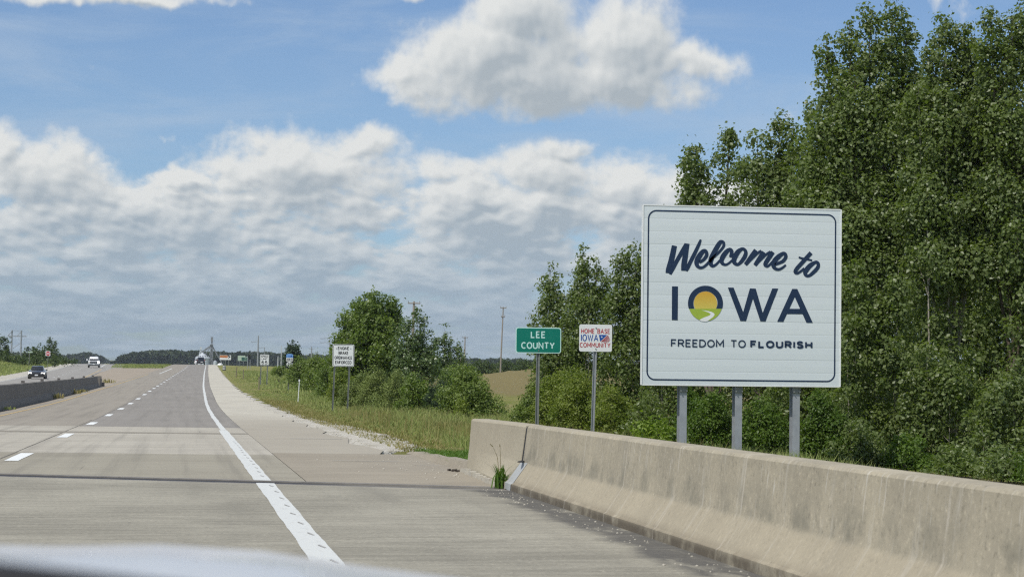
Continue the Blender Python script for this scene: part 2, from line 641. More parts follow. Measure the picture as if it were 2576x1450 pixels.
def deck_marks(B, pos, col):
    x, y, z = B.sep(pos)
    # damp silt gathered along the foot of the barrier
    e = B.noise(pos, 0.9, 5, 0.62)
    e2 = B.noise(B.vm('MULTIPLY', pos, (3.0, 1.1, 1.0)), 1.0, 5, 0.62)
    edge = B.m('ADD', x, B.m('MULTIPLY', B.m('SUBTRACT', e, 0.5), 0.7))
    silt = B.m('MULTIPLY', B.smooth(edge, 3.20, 3.44), B.smooth(e2, 0.34, 0.50, 0.35, 1.0))
    silt = B.m('MULTIPLY', silt, B.smooth(y, 23.2, 22.4))
    col = B.mix(B.m('MULTIPLY', silt, 0.80), col, (0.066, 0.064, 0.064))
    clean = B.noise(B.vm('MULTIPLY', pos, (1.2, 8.0, 1.0)), 1.0, 4, 0.6)
    col = B.mix(B.m('MULTIPLY', silt, B.smooth(clean, 0.56, 0.68, 0, 0.45)), col, (0.20, 0.19, 0.165))
    # small dark nicks drawn across the deck
    k = B.noise(B.vm('MULTIPLY', pos, (2.2, 17.0, 1.0)), 1.0, 3, 0.5)
    col = B.mix(B.smooth(k, 0.66, 0.78, 0, 0.4), col, (0.12, 0.112, 0.095))
    n = B.noise(B.xyz(B.m('MULTIPLY', x, 1.1), B.m('MULTIPLY', y, 0.06), 0.0), 1.0, 3, 0.6)
    return B.mix(B.smooth(n, 0.45, 0.72, 0, 0.28), col, (0.145, 0.135, 0.115))


m_deck = concrete('deck_concrete', (0.385, 0.362, 0.292), (0.195, 0.182, 0.146), (1.0, 9.0, 4.0), 26, 0.9, 0.4, 0.35, deck_marks)
m_appr = concrete('approach_concrete', (0.350, 0.325, 0.258), (0.240, 0.218, 0.170), (0.5, 4.0, 3.0), 45, 0.7, 0.4, 0.2, wheel_marks)
m_appr_sh = concrete('approach_shoulder_concrete', (0.350, 0.312, 0.245), (0.240, 0.210, 0.162), (0.5, 3.0, 3.0), 40, 0.75, 0.6, 0.2)
m_patch = concrete('patched_concrete', (0.47, 0.44, 0.37), (0.32, 0.295, 0.245), (0.35, 3.2, 3.0), 40, 0.7, 0.5, 0.2, wheel_marks)
m_lane = concrete('grey_lane_concrete', (0.290, 0.270, 0.240), (0.212, 0.197, 0.175), (2.4, 0.10, 2.0), 30, 0.7, 0.2, 0.2, wheel_marks)
m_lane_l = concrete('left_lane_concrete', (0.325, 0.295, 0.245), (0.25, 0.225, 0.186), (1.6, 0.08, 2.0), 30, 0.6, 0.2, 0.2, wheel_marks)
def shoulder_marks(B, pos, col):
    # nearer the bridge the shoulder is older and greyer, with a paler sealed strip
    x, y, z = B.sep(pos)
    n = B.noise(pos, 0.5, 4, 0.6)
    k = B.smooth(B.m('ADD', y, B.m('MULTIPLY', n, 26.0)), 92, 66)
    col = B.mix(B.m('MULTIPLY', k, 0.85), col, B.mix(n, (0.395, 0.36, 0.29), (0.305, 0.275, 0.222)))
    s = B.noise(B.vm('MULTIPLY', pos, (0.7, 5.0, 1.0)), 1.0, 4, 0.6)
    return B.mix(B.smooth(s, 0.58, 0.72, 0, 0.4), col, (0.22, 0.205, 0.172))


m_shoulder = concrete('pale_shoulder_concrete', (0.545, 0.515, 0.43), (0.40, 0.372, 0.31), (1.0, 0.25, 2.0), 26, 0.7, 0.25, 0.2, shoulder_marks)
m_median = concrete('median_concrete', (0.365, 0.312, 0.242), (0.270, 0.228, 0.175), (0.8, 0.2, 2.0), 22, 0.7, 0.12, 0.2)
m_far_road = concrete('far_carriageway_concrete', (0.34, 0.325, 0.295), (0.25, 0.24, 0.22), (1.6, 0.08, 2.0), 30, 0.6, 0.2, 0.2, wheel_marks)

TL, TR = [-6.4, -4.5, -2.68, -1, 0.98], [1.5, 2.2, 2.9, 3.4]
P1, P2, KP = 33.6, 53.2, -0.22
sheet('bridge_deck', [-12, -9, -6.4, -2.68, 0.98, 2.4, 3.72], lambda t: -40, lambda t: yj(t) - 0.37, m_deck)
sheet('approach_pavement', [-9, -6.4, -2.68, 0.98, 1.5], lambda t: yj(t) + 0.37, lambda t: P1 + KP * t, m_appr)
sheet('approach_shoulder', [1.512, 2.4, 3.2, 3.95], lambda t: yj(t) + 0.37, lambda t: P1 + 1.2 + KP * t, m_appr_sh, -0.003)
sheet('patched_pavement', [-9, -6.4, -2.68, 0.98, 1.5], lambda t: P1 + KP * t + 0.012, lambda t: P2 + KP * t, m_patch)
sheet('road', [-2.68, -1, 0.98, 1.5], lambda t: P2 + KP * t + 0.012, lambda t: 1200, m_lane)
sheet('inner_lane_pavement', [-6.4, -4.5, -2.692], lambda t: P2 + KP * t + 0.012, lambda t: 1200, m_lane_l)


def shoulder_edge(j, y):
    return 0.10 * math.sin(y * 0.9) + 0.07 * math.sin(y * 2.3 + 1) if j == 3 else 0.0


sheet('shoulder', [1.512, 2.2, 2.9, 3.45], lambda t: P1 + 1.212 + KP * t, lambda t: 1200, m_shoulder, -0.004, step=2.0, wob=shoulder_edge)

# paved crossover between the carriageways, then a grass strip
rows = []
for y in [-40, -20, 0, 20, 40, 60, 80, 100, 120, 140, 160, 180, 200, 220, 240, 260, 280, 300, 320, 340, 356]:
    a, b = float(off(y)) - 6.412, float(lx(y)) + 3.95
    rows.append([(a + (b - a) * k, y, float(zr(y) * (1 - k) + zl(y) * k) - 0.01) for k in (0, 0.25, 0.5, 0.75, 1)])
# near the bridge the median pavement starts where the approach slab (to t = -9) ends
for i, r in enumerate(rows):
    if r[0][1] < 54:
        r[0] = (-9.012, r[0][1], r[0][2])
        a, b = -9.012, r[4][0]
        if b > a - 0.2:
            b = a - 0.2
        rows[i] = [(a + (b - a) * k, r[0][1], r[0][2] - 0.02 * k) for k in (0, 0.25, 0.5, 0.75, 1)]
MB().grid(rows).build('median_pavement', m_median, kind='structure')
sheet('far_carriageway', [-3.8, -1.8, 0, 1.9, 3.9], lambda t: -40, lambda t: 1200, m_far_road, 0.0, zf=zl, of=lx, wob=lambda j, y: 2.9 * float(sstep(y, 285, 350)) if j == 4 else 0.0)


def gravel_edge(j, y):
    w = 0.16 * math.sin(y * 0.5) + 0.10 * math.sin(y * 1.3)
    pull = 3.2 * math.exp(-((y - 300) / 26.0) ** 2)
    return w - pull if j == 0 else 0.0


m_gravel, B, out = new_mat('white_gravel')
pos = B.n('ShaderNodeNewGeometry').outputs['Position']
vo = B.n('ShaderNodeTexVoronoi')
B.link(pos, vo.inputs['Vector'])
vo.inputs['Scale'].default_value = 26
g1 = B.noise(pos, 0.9, 4, 0.6)
c = B.mix(B.sep(vo.outputs['Color'])[0], (0.40, 0.375, 0.315), (0.64, 0.61, 0.54))
c = B.mix(B.smooth(g1, 0.48, 0.72, 0, 0.55), c, (0.26, 0.235, 0.165))
p = pbsdf(B, c, 0.9, 0.2, 0, bump(B, vo.outputs['Distance'], 0.8, 0.03))
B.link(p.outputs[0], out.inputs[0])
sheet('far_gravel_shoulder', [-7.0, -5.4, -3.812], lambda t: 60, lambda t: 1200, m_gravel, -0.006, step=5.0, zf=zl, of=lx, wob=gravel_edge)

# loose white rock beside the near shoulder
rows = []
for y in np.arange(35.5, 130, 1.0):
    w = 4.15 + 0.60 * math.exp(-((y - 49) / 15.0) ** 2) + 0.16 * math.sin(y * 0.8) + 0.12 * math.sin(y * 2.1) - 0.45 * float(sstep(y, 75, 125))
    w = max(w, 3.5)
    if y < 38:
        w = 3.45 + (w - 3.45) * (y - 35.0) / 3.0
    o_ = float(off(y))
    rows.append([(t + o_, y, float(zr(y)) + dz) for t, dz in ((3.30, -0.035), ((3.30 + w) / 2, -0.012), (w - 0.1, -0.03), (w + 0.05, -0.15))])
MB().grid(rows).build('gravel_verge', m_gravel, kind='structure')

# ------------------------------------------------------------------ painted lines
def worn(name, col, k=0.5):
    m, B, out = new_mat(name)
    pos = B.n('ShaderNodeNewGeometry').outputs['Position']
    n = B.noise(B.vm('MULTIPLY', pos, (6.0, 3.0, 3.0)), 2.2, 6, 0.7)
    g = B.noise(pos, 45, 3, 0.7)
    c = B.mix(B.smooth(n, 0.54, 0.70, 0, k), col, (0.30, 0.28, 0.24))
    c = B.mix(B.smooth(g, 0.58, 0.80, 0, 0.30), c, (0.38, 0.36, 0.31))
    p = pbsdf(B, c, 0.7, 0.3, 0, bump(B, g, 0.3, 0.004))
    B.link(p.outputs[0], out.inputs[0])
    return m


m_white = worn('white_road_paint', (0.62, 0.635, 0.61), 0.35)
m_dash = worn('fresh_white_paint', (0.78, 0.80, 0.78), 0.2)
m_yellow = worn('faded_yellow_paint', (0.47, 0.35, 0.17), 0.6)
_rg = random.Random(5)


def ragged(j, y):
    return (0.004 * math.sin(y * 1.3 + j * 2) + 0.003 * math.sin(y * 3.7 + j) + _rg.gauss(0, .0012)) * (1 if y < 60 else 2)


def t_edge(y):
    return float(off(y))


# the right edge line, in three lengths: on the deck, over the joint, and onwards
sheet('edge_line', [0.875, 1.085], lambda t: -10, lambda t: yj(t) - 0.235, m_white, 0.005, step=0.3, wob=ragged)
sheet('edge_line', [0.875, 1.085], lambda t: yj(t) + 0.235, lambda t: 50.2, m_white, 0.005, step=0.3, wob=ragged)
sheet('edge_line', [0.93, 1.07], lambda t: 50.25, lambda t: 470, m_white, 0.005, step=1.5, wob=ragged)
m_tick = plain('groove_dark', (0.33, 0.325, 0.31), 0.9)
tk = MB()
for i in range(24):
    y = 12.4 + i * 1.22
    x = 1.02 + 0.01 * math.sin(i)
    if abs(y - yj(1.0)) < 0.6:
        continue
    z = float(zr(y)) + 0.0085
    tk.add([(x - 0.022, y + 0.11, z), (x - 0.004, y + 0.13, z), (x + 0.030, y - 0.11, z), (x + 0.012, y - 0.13, z)], [(0, 3, 2, 1)])
tk.build('edge_line_groove', m_tick, kind='structure')

for k in range(-1, 33):
    y = 32.1 + k * 12.5
    if y > 460:
        break
    w = 0.105
    sheet('lane_dash', [-2.52 - w, -2.52 + w], lambda t: y - 1.6, lambda t: y + 1.6, m_dash, 0.005, step=0.8, wob=ragged)
sheet('yellow_line', [-6.0, -5.86], lambda t: 27, lambda t: 255, m_yellow, 0.006, step=2.0, wob=ragged)
sheet('turn_lane_line', [-4.85, -4.65], lambda t: 262, lambda t: 352, m_white, 0.006, step=4)
sheet('far_edge_line', [-3.62, -3.48], lambda t: 60, lambda t: 460, m_white, 0.005, step=4, zf=zl, of=lx)
sheet('far_yellow_line', [3.30, 3.48], lambda t: 180, lambda t: 335, m_yellow, 0.005, step=4, zf=zl, of=lx)
sheet('far_median_line', [2.6, 2.85], lambda t: 372, lambda t: 440, m_white, 0.005, step=4, zf=zl, of=lx)
for k in range(0, 26):
    y = 150 + k * 12.19
    sheet('far_lane_dash', [-0.09, 0.09], lambda t: y - 1.5, lambda t: y + 1.5, m_white, 0.005, step=0.75, zf=zl, of=lx)

# ------------------------------------------------------------------ steel bridge joint
m_steel = plain('weathered_steel', (0.215, 0.200, 0.178), 0.7, 0.6, 5, 0.4, 0.1)
m_rubber, B, out = new_mat('black_gland')
pos = B.n('ShaderNodeNewGeometry').outputs['Position']
n = B.noise(B.vm('MULTIPLY', pos, (2.5, 9.0, 4.0)), 1.0, 5, 0.65)
px, py, pz = B.sep(pos)
fill = B.m('MULTIPLY', B.smooth(px, 1.0, 2.6), B.smooth(n, 0.30, 0.60, 0.25, 1.0))
fill = B.m('MAXIMUM', fill, B.smooth(n, 0.55, 0.70, 0, 0.7))
c = B.mix(fill, (0.050, 0.051, 0.056), (0.20, 0.185, 0.155))
B.link(pbsdf(B, c, 0.85, 0.2).outputs[0], out.inputs[0])
m_blackrub = plain('black_joint_filler', (0.030, 0.030, 0.032), 0.8, 0.3, 14)
jt = tag(MB().build('expansion_joint'), kind='structure')
bpy.data.objects.remove(jt)


def strip(da, db, dz, thick):
    mb = MB()
    rows_t, rows_b = [], []
    for t in np.linspace(-12, 3.72, 9):
        for (lst, zz) in ((rows_t, dz), (rows_b, dz - thick)):
            lst.append([(t, yj(t) + da, float(zr(yj(t))) + zz), (t, yj(t) + db, float(zr(yj(t))) + zz)])
    mb.grid(rows_t)
    mb.grid(rows_b)
    mb.grid([[r[0] for r in rows_t], [r[0] for r in rows_b]])
    mb.grid([[r[1] for r in rows_t], [r[1] for r in rows_b]])
    return mb


gl = strip(-0.23, 0.23, -0.008, 0.05).build('expansion_joint', m_rubber, kind='structure')
strip(-0.372, -0.23, 0.003, 0.08).build('steel_rail', m_steel, gl)
strip(0.23, 0.372, 0.003, 0.08).build('steel_rail', m_steel, gl)

# lane seam, a band of older concrete and tyre marks
m_seam = plain('seam_dark', (0.185, 0.170, 0.142), 0.9, 0.4, 6)
sheet('pavement_seam', [-2.76, -2.735], lambda t: yj(t) + 0.4, lambda t: 62, m_seam, 0.004, step=1.0, wob=ragged)
m_band = concrete('older_concrete_band', (0.30, 0.275, 0.225), (0.215, 0.195, 0.16), (0.4, 3.0, 3.0), 40, 0.7, 0.6, 0.2)
sheet('pavement_band', [-6.4, -2.9, 0.6, 1.5], lambda t: 46.6 + KP * t, lambda t: 47.7 + KP * t, m_band, 0.003, wob=None)
sheet('pavement_band', [-9, -6.4, -4.2], lambda t: 38.6 + KP * t, lambda t: 40.4 + KP * t, m_band, 0.003)
# dark repair slots and debris lying on the shoulder
sl = MB()
for (u, v, D, lx_, ly_) in ((920, 1157, 31.0, 0.52, 0.05), (795, 1106, 43.0, 0.55, 0.09), (1100, 1174, 29.6, 0.35, 0.03)):
    p = at(u, v, D)
    z = float(zr(p.y)) + 0.003
    sl.add([(p.x - lx_, p.y + 0.1, z), (p.x + lx_, p.y - 0.12, z), (p.x + lx_, p.y - 0.12 - ly_, z), (p.x - lx_, p.y + 0.1 - ly_, z)], [(0, 3, 2, 1)])
sl.build('pavement_slot', m_tick, kind='structure')

# ------------------------------------------------------------------ concrete barriers
def barrier_marks(B, pos, col):
    x, y, z = B.sep(pos)
    h = B.m('SUBTRACT', z, B.m('MULTIPLY_ADD', y, -0.0126, 0.015))       # height above the deck
    # pale lime runs down the face, thin cracks every couple of metres
    r = B.noise(B.xyz(B.m('MULTIPLY', y, 9.0), B.m('MULTIPLY', h, 1.1), 0.0), 1.0, 5, 0.65)
    col = B.mix(B.smooth(r, 0.55, 0.70, 0, 0.55), col, (0.50, 0.47, 0.40))
    r2 = B.noise(B.xyz(B.m('MULTIPLY', y, 24.0), B.m('MULTIPLY', h, 2.2), 7.0), 1.0, 4, 0.6)
    col = B.mix(B.m('MULTIPLY', B.smooth(r2, 0.60, 0.70), B.smooth(h, 0.22, 0.55, 0.15, 0.8)), col, (0.54, 0.51, 0.44))
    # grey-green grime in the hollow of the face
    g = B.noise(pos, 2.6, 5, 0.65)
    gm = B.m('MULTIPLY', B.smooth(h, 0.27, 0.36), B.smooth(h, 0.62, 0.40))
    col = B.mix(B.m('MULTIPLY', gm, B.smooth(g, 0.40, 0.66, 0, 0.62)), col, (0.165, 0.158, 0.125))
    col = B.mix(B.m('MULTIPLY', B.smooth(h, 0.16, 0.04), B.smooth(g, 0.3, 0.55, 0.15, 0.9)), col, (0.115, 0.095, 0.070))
    cr = B.m('ABSOLUTE', B.m('SUBTRACT', B.m('FRACT', B.m('ADD', B.m('MULTIPLY', B.m('ADD', y, B.m('MULTIPLY', g, 0.05)), 1 / 1.9), 0.3)), 0.5))
    col = B.mix(B.m('MULTIPLY', B.smooth(cr, 0.012, 0.004), B.smooth(g, 0.42, 0.56, 0, 0.6)), col, (0.50, 0.46, 0.385))
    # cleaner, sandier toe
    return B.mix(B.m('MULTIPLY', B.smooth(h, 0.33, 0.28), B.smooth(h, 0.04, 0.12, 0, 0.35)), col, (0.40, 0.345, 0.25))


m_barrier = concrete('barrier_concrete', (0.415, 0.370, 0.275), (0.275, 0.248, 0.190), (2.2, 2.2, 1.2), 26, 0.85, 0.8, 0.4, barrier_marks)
m_barrier_end = concrete('end_block_concrete', (0.41, 0.37, 0.28), (0.315, 0.28, 0.21), (2.0, 2.0, 3.0), 34, 0.6, 0.6, 0.3)
m_plate = plain('galvanised_plate', (0.42, 0.43, 0.42), 0.55, 0.12, 5, 0.4, 0.1)

PROF = [(0.0, -0.25), (0.0, 0.0), (0.005, 0.075), (0.03, 0.09), (0.165, 0.295), (0.18, 0.325), (0.225, 0.718), (0.24, 0.736), (0.255, 0.742),
        (0.45, 0.742), (0.468, 0.731), (0.48, 0.708), (0.56, 0.0), (0.56, -0.25)]
PEND = [(0.0, -0.25), (0.0, 0.0), (0.004, 0.075), (0.006, 0.09), (0.03, 0.295), (0.035, 0.325), (0.06, 0.705), (0.075, 0.727), (0.09, 0.733),
        (0.30, 0.733), (0.318, 0.721), (0.33, 0.70), (0.40, 0.0), (0.40, -0.25)]


def sect(prof, x, y, skew=0.0):
    z = float(zr(y))
    return [(x + px, y + SK * px * skew, z + pz) for px, pz in prof]


YB = yj(3.72)
t = thing('concrete_barrier', 'long tan concrete bridge barrier running along the deck below the welcome sign', 'barrier', (3.72, YB - 8, zr(YB - 8)))
rings = [sect(PROF, 3.72 + 0.004 * math.sin(y * 0.7), y, 1.0 if y > YB - 0.4 else 0.0) for y in list(np.arange(-6, YB - 0.5, 0.9)) + [YB - 0.02]]
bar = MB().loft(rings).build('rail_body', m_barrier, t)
bar.data.polygons.foreach_set('use_smooth', [True] * len(bar.data.polygons))
bar.data.set_sharp_from_angle(angle=R(24))
MB().loft([[(x + (0.014 if px < .3 else -0.014), y, z - (0.012 if pz > .5 else 0)) for (x, y, z), (px, pz) in zip(sect(PROF, 3.72, yy_, 1.0), PROF)] for yy_ in (YB - 0.03, YB + 0.18)]).build('joint_filler', m_blackrub, t)
pl = MB()
prf = [(a - 0.007, b) for a, b in PROF[1:5]] + [(PROF[5][0] - 0.006, PROF[5][1] - 0.004)]
pl.grid([[(3.72 + a, YB - 0.36 + SK * a * k, float(zr(YB)) + b + 0.002) for a, b in prf] for k in (0.9,)] +
        [[(3.72 + a, YB + 0.06 + SK * a, float(zr(YB)) + b + 0.002) for a, b in prf]])
pl.build('joint_plate', m_plate, t)
MB().box((3.72 + 0.17, YB - 0.16, float(zr(YB)) + 0.333), (0.05, 0.42, 0.012), -0.35).build('plate_edge', m_blackrub, t)

t = thing('concrete_barrier', 'short concrete end block of the bridge barrier with a weed at its foot', 'barrier', (3.7, 26, zr(26)))
rings = []
for k in np.linspace(0, 1, 9):
    y = YB + 0.17 + (27.35 - YB - 0.17) * k
    w = float(sstep(k, 0.1, 0.95))
    pr = [(a * (1 - w) + c * w, b * (1 - w) + d * w) for (a, b), (c, d) in zip(PROF, PEND)]
    rings.append(sect(pr, 3.725 + 0.16 * w, y, 1 - float(sstep(k, 0, 0.15))))
eb = MB().loft(rings).build('block_body', m_barrier_end, t)
eb.data.polygons.foreach_set('use_smooth', [True] * len(eb.data.polygons))
eb.data.set_sharp_from_angle(angle=R(24))

# kerb that leads from the end block to the verge, with broken mortar beside it
kb = MB()
rings = []
for k in np.linspace(0, 1, 12):
    y = 27.33 + 7.2 * k
    x = 3.89 - 0.05 * k + 0.02 * math.sin(k * 9)
    h = 0.13 * (1 - 0.75 * k) + 0.01 * math.sin(k * 23)
    z = float(zr(y))
    rings.append([(x, y, z - 0.2), (x, y, z), (x + 0.05, y, z + h), (x + 0.22, y, z + h + 0.005), (x + 0.24, y, z - 0.2)])
kb.loft(rings).build('kerb', m_appr_sh, kind='structure')
rb = random.Random(11)
m_stone = plain('pale_stone', (0.42, 0.395, 0.335), 0.9, 0.3, 20)
m_dirt = plain('dark_debris', (0.06, 0.05, 0.04), 0.95, 0.4, 20)


def pebbles(pts, name, m):
    mb = MB()
    for (x, y, z, s) in pts:
        a = rb.random() * 6.28
        ring = [(x + s * math.cos(a + k * 1.2566) * rb.uniform(0.7, 1.1), y + s * math.sin(a + k * 1.2566) * rb.uniform(0.7, 1.1), z + s * 0.25) for k in range(5)]
        o = len(mb.v)
        mb.v += ring + [(x, y, z + s * rb.uniform(0.6, 0.9))] + [(p[0], p[1], z - 0.01) for p in ring]
        mb.f += [(o + k, o + (k + 1) % 5, o + 5) for k in range(5)] + [(o + 6 + k, o + 6 + (k + 1) % 5, o + (k + 1) % 5, o + k) for k in range(5)]
    return mb.build(name, m, kind='stuff')


pp = []
for i in range(170):
    y = rb.choice((11.2, 13.0, 15.6, 17.2, 18.8, 20.4, 21.6, 22.4)) + rb.gauss(0, 0.55)
    if y > 23.0:
        continue
    x = 3.67 - abs(rb.gauss(0, 0.20))
    pp.append((x, y, float(zr(y)) + 0.001, rb.uniform(0.004, 0.015) * rb.uniform(.6, 1.1)))
for i in range(70):
    y = rb.uniform(25, 33.5)
    x = 3.7 - abs(rb.gauss(0, 0.5))
    pp.append((x, y, float(zr(y)), rb.uniform(0.006, 0.020)))
for i in range(1700):
    y = 36 + 60 * rb.random() ** 1.6
    w = 4.15 + 0.60 * math.exp(-((y - 49) / 15.0) ** 2)
    x = rb.uniform(3.3, w + 0.1) + float(off(y))
    pp.append((x, y, float(zr(y)) - 0.02, rb.uniform(0.008, 0.022)))
pebbles(pp, 'gravel', m_stone)
mo = MB()
for i in range(26):
    k = i / 26
    x, y = 3.85 - 0.12 * k + rb.gauss(0, 0.012), 27.2 - 3.6 * k
    s = rb.uniform(0.03, 0.07)
    mo.box((x, y, float(zr(y)) + s * 0.35), (s * 1.1, s * 2.6, s), rb.uniform(-0.4, 0.6))
mo.build('broken_mortar', m_stone, kind='stuff')
mo = MB()
for i in range(12):
    x, y = 3.74 + rb.gauss(0, 0.03), 27.6 + rb.gauss(0, 0.12)
    s = rb.uniform(0.012, 0.03)
    mo.box((x, y, float(zr(y)) + s * 0.4), (s, s * 1.6, s), rb.uniform(0, 3))
mo.build('dirt_clods', m_dirt, kind='stuff')

# median barrier with reflectors on top
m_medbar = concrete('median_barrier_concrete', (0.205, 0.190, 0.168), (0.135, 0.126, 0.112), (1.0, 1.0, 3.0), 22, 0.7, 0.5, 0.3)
MPR = [(0.02, -0.2), (0.02, 0.0), (0.0, 0.08), (-0.12, 0.30), (-0.20, 0.90), (-0.24, 0.93), (-0.36, 0.93), (-0.40, 0.90), (-0.48, 0.30), (-0.60, 0.08), (-0.60, -0.2)]
t = thing('median_barrier', 'dark shaded concrete median barrier left of the road with a broken far end', 'barrier', (-7, 100, zr(100)))


def medx(y):
    return -6.95 + float(np.interp(y, [0, 60, 75, 100, 150], [-0.15, -0.15, 0, 0.15, 0.85]))


rings = []
for y in np.arange(20, 150.1, 2.5):
    f = 1 - 0.16 * float(sstep(y, 90, 150))
    rings.append([(medx(y) + a, y, float(zr(y)) + b * f + (0.012 * math.sin(y * 1.3) if b > 0.5 else 0)) for a, b in MPR])
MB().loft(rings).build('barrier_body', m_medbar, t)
eb_ = MB()
for i, (dy, h0, h1, s) in enumerate(((0.9, 0, 0.62, 0.5), (1.7, 0.25, 0.78, 0.35), (2.3, 0.0, 0.30, 0.5))):
    z = float(zr(150 + dy))
    eb_.box((medx(150) - 0.22 + 0.05 * i, 150 + dy, z + (h0 + h1) / 2), (s, 0.9, h1 - h0), 0.2 * i - 0.1)
eb_.build('broken_end', m_medbar, t)
m_refl = plain('reflector_housing', (0.12, 0.11, 0.10), 0.5)
for y in (80, 92, 103, 114, 125, 136, 146):
    z = float(zr(y)) + 0.93 * (1 - 0.16 * float(sstep(y, 90, 150)))
    MB().box((medx(y) - 0.30, y, z + 0.05), (0.16, 0.07, 0.11)).build('reflector', m_refl, t)

# ------------------------------------------------------------------ lettering drawn as strokes
def arc(cx, cy, rx, ry, a0, a1, n=10):
    return [(cx + rx * math.cos(R(a0 + (a1 - a0) * i / n)), cy + ry * math.sin(R(a0 + (a1 - a0) * i / n))) for i in range(n + 1)]


def catmull(pts, n=5, closed=False):
    P = [np.array(p, float) for p in pts]
    N = len(P)
    outp = []
    for i in range(N if closed else N - 1):
        p0, p1, p2, p3 = (P[(i + k) % N] if closed else P[min(max(i + k, 0), N - 1)] for k in (-1, 0, 1, 2))
        for j in range(n):
            s = j / n
            outp.append(0.5 * ((2 * p1) + (-p0 + p2) * s + (2 * p0 - 5 * p1 + 4 * p2 - p3) * s * s + (-p0 + 3 * p1 - 3 * p2 + p3) * s ** 3))
    outp.append(P[0] if closed else P[-1])
    return [tuple(p) for p in outp]


_S = catmull([(.56, .80), (.46, .95), (.30, 1.0), (.12, .94), (.04, .76), (.14, .60), (.42, .46), (.57, .30), (.54, .10), (.34, 0), (.14, .04), (.02, .20)], 3)
GL = {
    'A': (.74, [[(0, 0), (.37, 1), (.74, 0)], [(.14, .33), (.60, .33)]]),
    'B': (.60, [[(0, 0), (0, 1), (.34, 1)] + arc(.34, .765, .22, .235, 80, -90, 7) + [(0, .53)], [(.34, .53)] + arc(.34, .265, .26, .265, 80, -90, 7) + [(0, 0)]]),
    'C': (.62, [arc(.36, .5, .36, .5, 48, 312, 16)]),
    'D': (.64, [[(0, 0), (0, 1), (.26, 1)] + arc(.26, .5, .38, .5, 85, -90, 12) + [(0, 0)]]),
    'E': (.52, [[(.52, 1), (0, 1), (0, 0), (.52, 0)], [(0, .52), (.44, .52)]]),
    'F': (.52, [[(.52, 1), (0, 1), (0, 0)], [(0, .50), (.44, .50)]]),
    'G': (.66, [arc(.36, .5, .36, .5, 48, 340, 18) + [(.68, .46), (.40, .46)]]),
    'H': (.62, [[(0, 0), (0, 1)], [(.62, 0), (.62, 1)], [(0, .5), (.62, .5)]]),
    'I': (.0, [[(0, 0), (0, 1)]]),
    'K': (.60, [[(0, 0), (0, 1)], [(.56, 1), (.03, .40)], [(.20, .56), (.60, 0)]]),
    'L': (.50, [[(0, 1), (0, 0), (.50, 0)]]),
    'M': (.78, [[(0, 0), (0, 1), (.39, .30), (.78, 1), (.78, 0)]]),
    'N': (.64, [[(0, 0), (0, 1), (.64, 0), (.64, 1)]]),
    'O': (.74, [arc(.37, .5, .37, .5, 90, 450, 26)]),
    'P': (.58, [[(0, 0), (0, 1), (.34, 1)] + arc(.34, .74, .24, .26, 80, -90, 7) + [(0, .48)]]),
    'R': (.60, [[(0, 0), (0, 1), (.34, 1)] + arc(.34, .74, .24, .26, 80, -90, 7) + [(0, .48)], [(.32, .48), (.60, 0)]]),
    'S': (.60, [_S]),
    'T': (.62, [[(0, 1), (.62, 1)], [(.31, 1), (.31, 0)]]),
    'U': (.62, [[(0, 1), (0, .31)] + arc(.31, .31, .31, .31, 190, 350, 10) + [(.62, .31), (.62, 1)]]),
    'W': (1.0, [[(0, 1), (.25, 0), (.50, .9), (.75, 0), (1.0, 1)]]),
    'Y': (.66, [[(0, 1), (.33, .46), (.66, 1)], [(.33, .46), (.33, 0)]]),
    '2': (.56, [catmull([(.02, .76), (.10, .93), (.28, 1.0), (.48, .92), (.54, .74), (.44, .52), (.22, .26), (0, 0)], 3) + [(.58, 0)]]),
    '5': (.56, [[(.52, 1), (.08, 1), (.04, .54)] + catmull([(.10, .60), (.30, .65), (.50, .54), (.56, .32), (.46, .08), (.26, 0), (.08, .05), (0, .18)], 3)]),
    '6': (.58, [catmull([(.50, .90), (.36, 1.0), (.16, .90), (.03, .62), (.02, .32), (.12, .07), (.30, 0), (.48, .07), (.57, .28), (.50, .52), (.31, .61), (.13, .53), (.03, .34)], 3)]),
    '7': (.54, [[(0, 1), (.54, 1), (.34, .50), (.20, 0)]]),
}


def ribbon(mb, pts, w, y, closed=False, width=None):
    """A stroke of width w through (x, z) points on the upright plane y (mitred corners, flat ends)."""
    P = [np.array(p, float) for p in pts]
    n = len(P)
    L = []
    for i in range(n):
        a = P[i] - P[i - 1] if i > 0 else P[1] - P[0]
        b = P[i + 1] - P[i] if i < n - 1 else P[-1] - P[-2]
        if closed and i in (0, n - 1):
            a, b = P[-1] - P[-2], P[1] - P[0]
        a = a / (np.linalg.norm(a) + 1e-9)
        b = b / (np.linalg.norm(b) + 1e-9)
        na, nb = np.array((-a[1], a[0])), np.array((-b[1], b[0]))
        m = na + nb
        m = m / (np.linalg.norm(m) + 1e-9)
        k = 1 / max(0.42, float(m @ na))
        ww = (width[i] if width is not None else w) / 2
        L.append((P[i] + m * k * ww, P[i] - m * k * ww))
    mb.grid([[(l[0], y, l[1]), (r[0], y, r[1])] for l, r in L])


class Sheet:
    """Keeps successive strokes on one sign a hair apart so no two lie in one plane."""

    def __init__(self, y, step=0.0004):
        self.y, self.step = y, step

    def next(self):
        self.y -= self.step
        return self.y


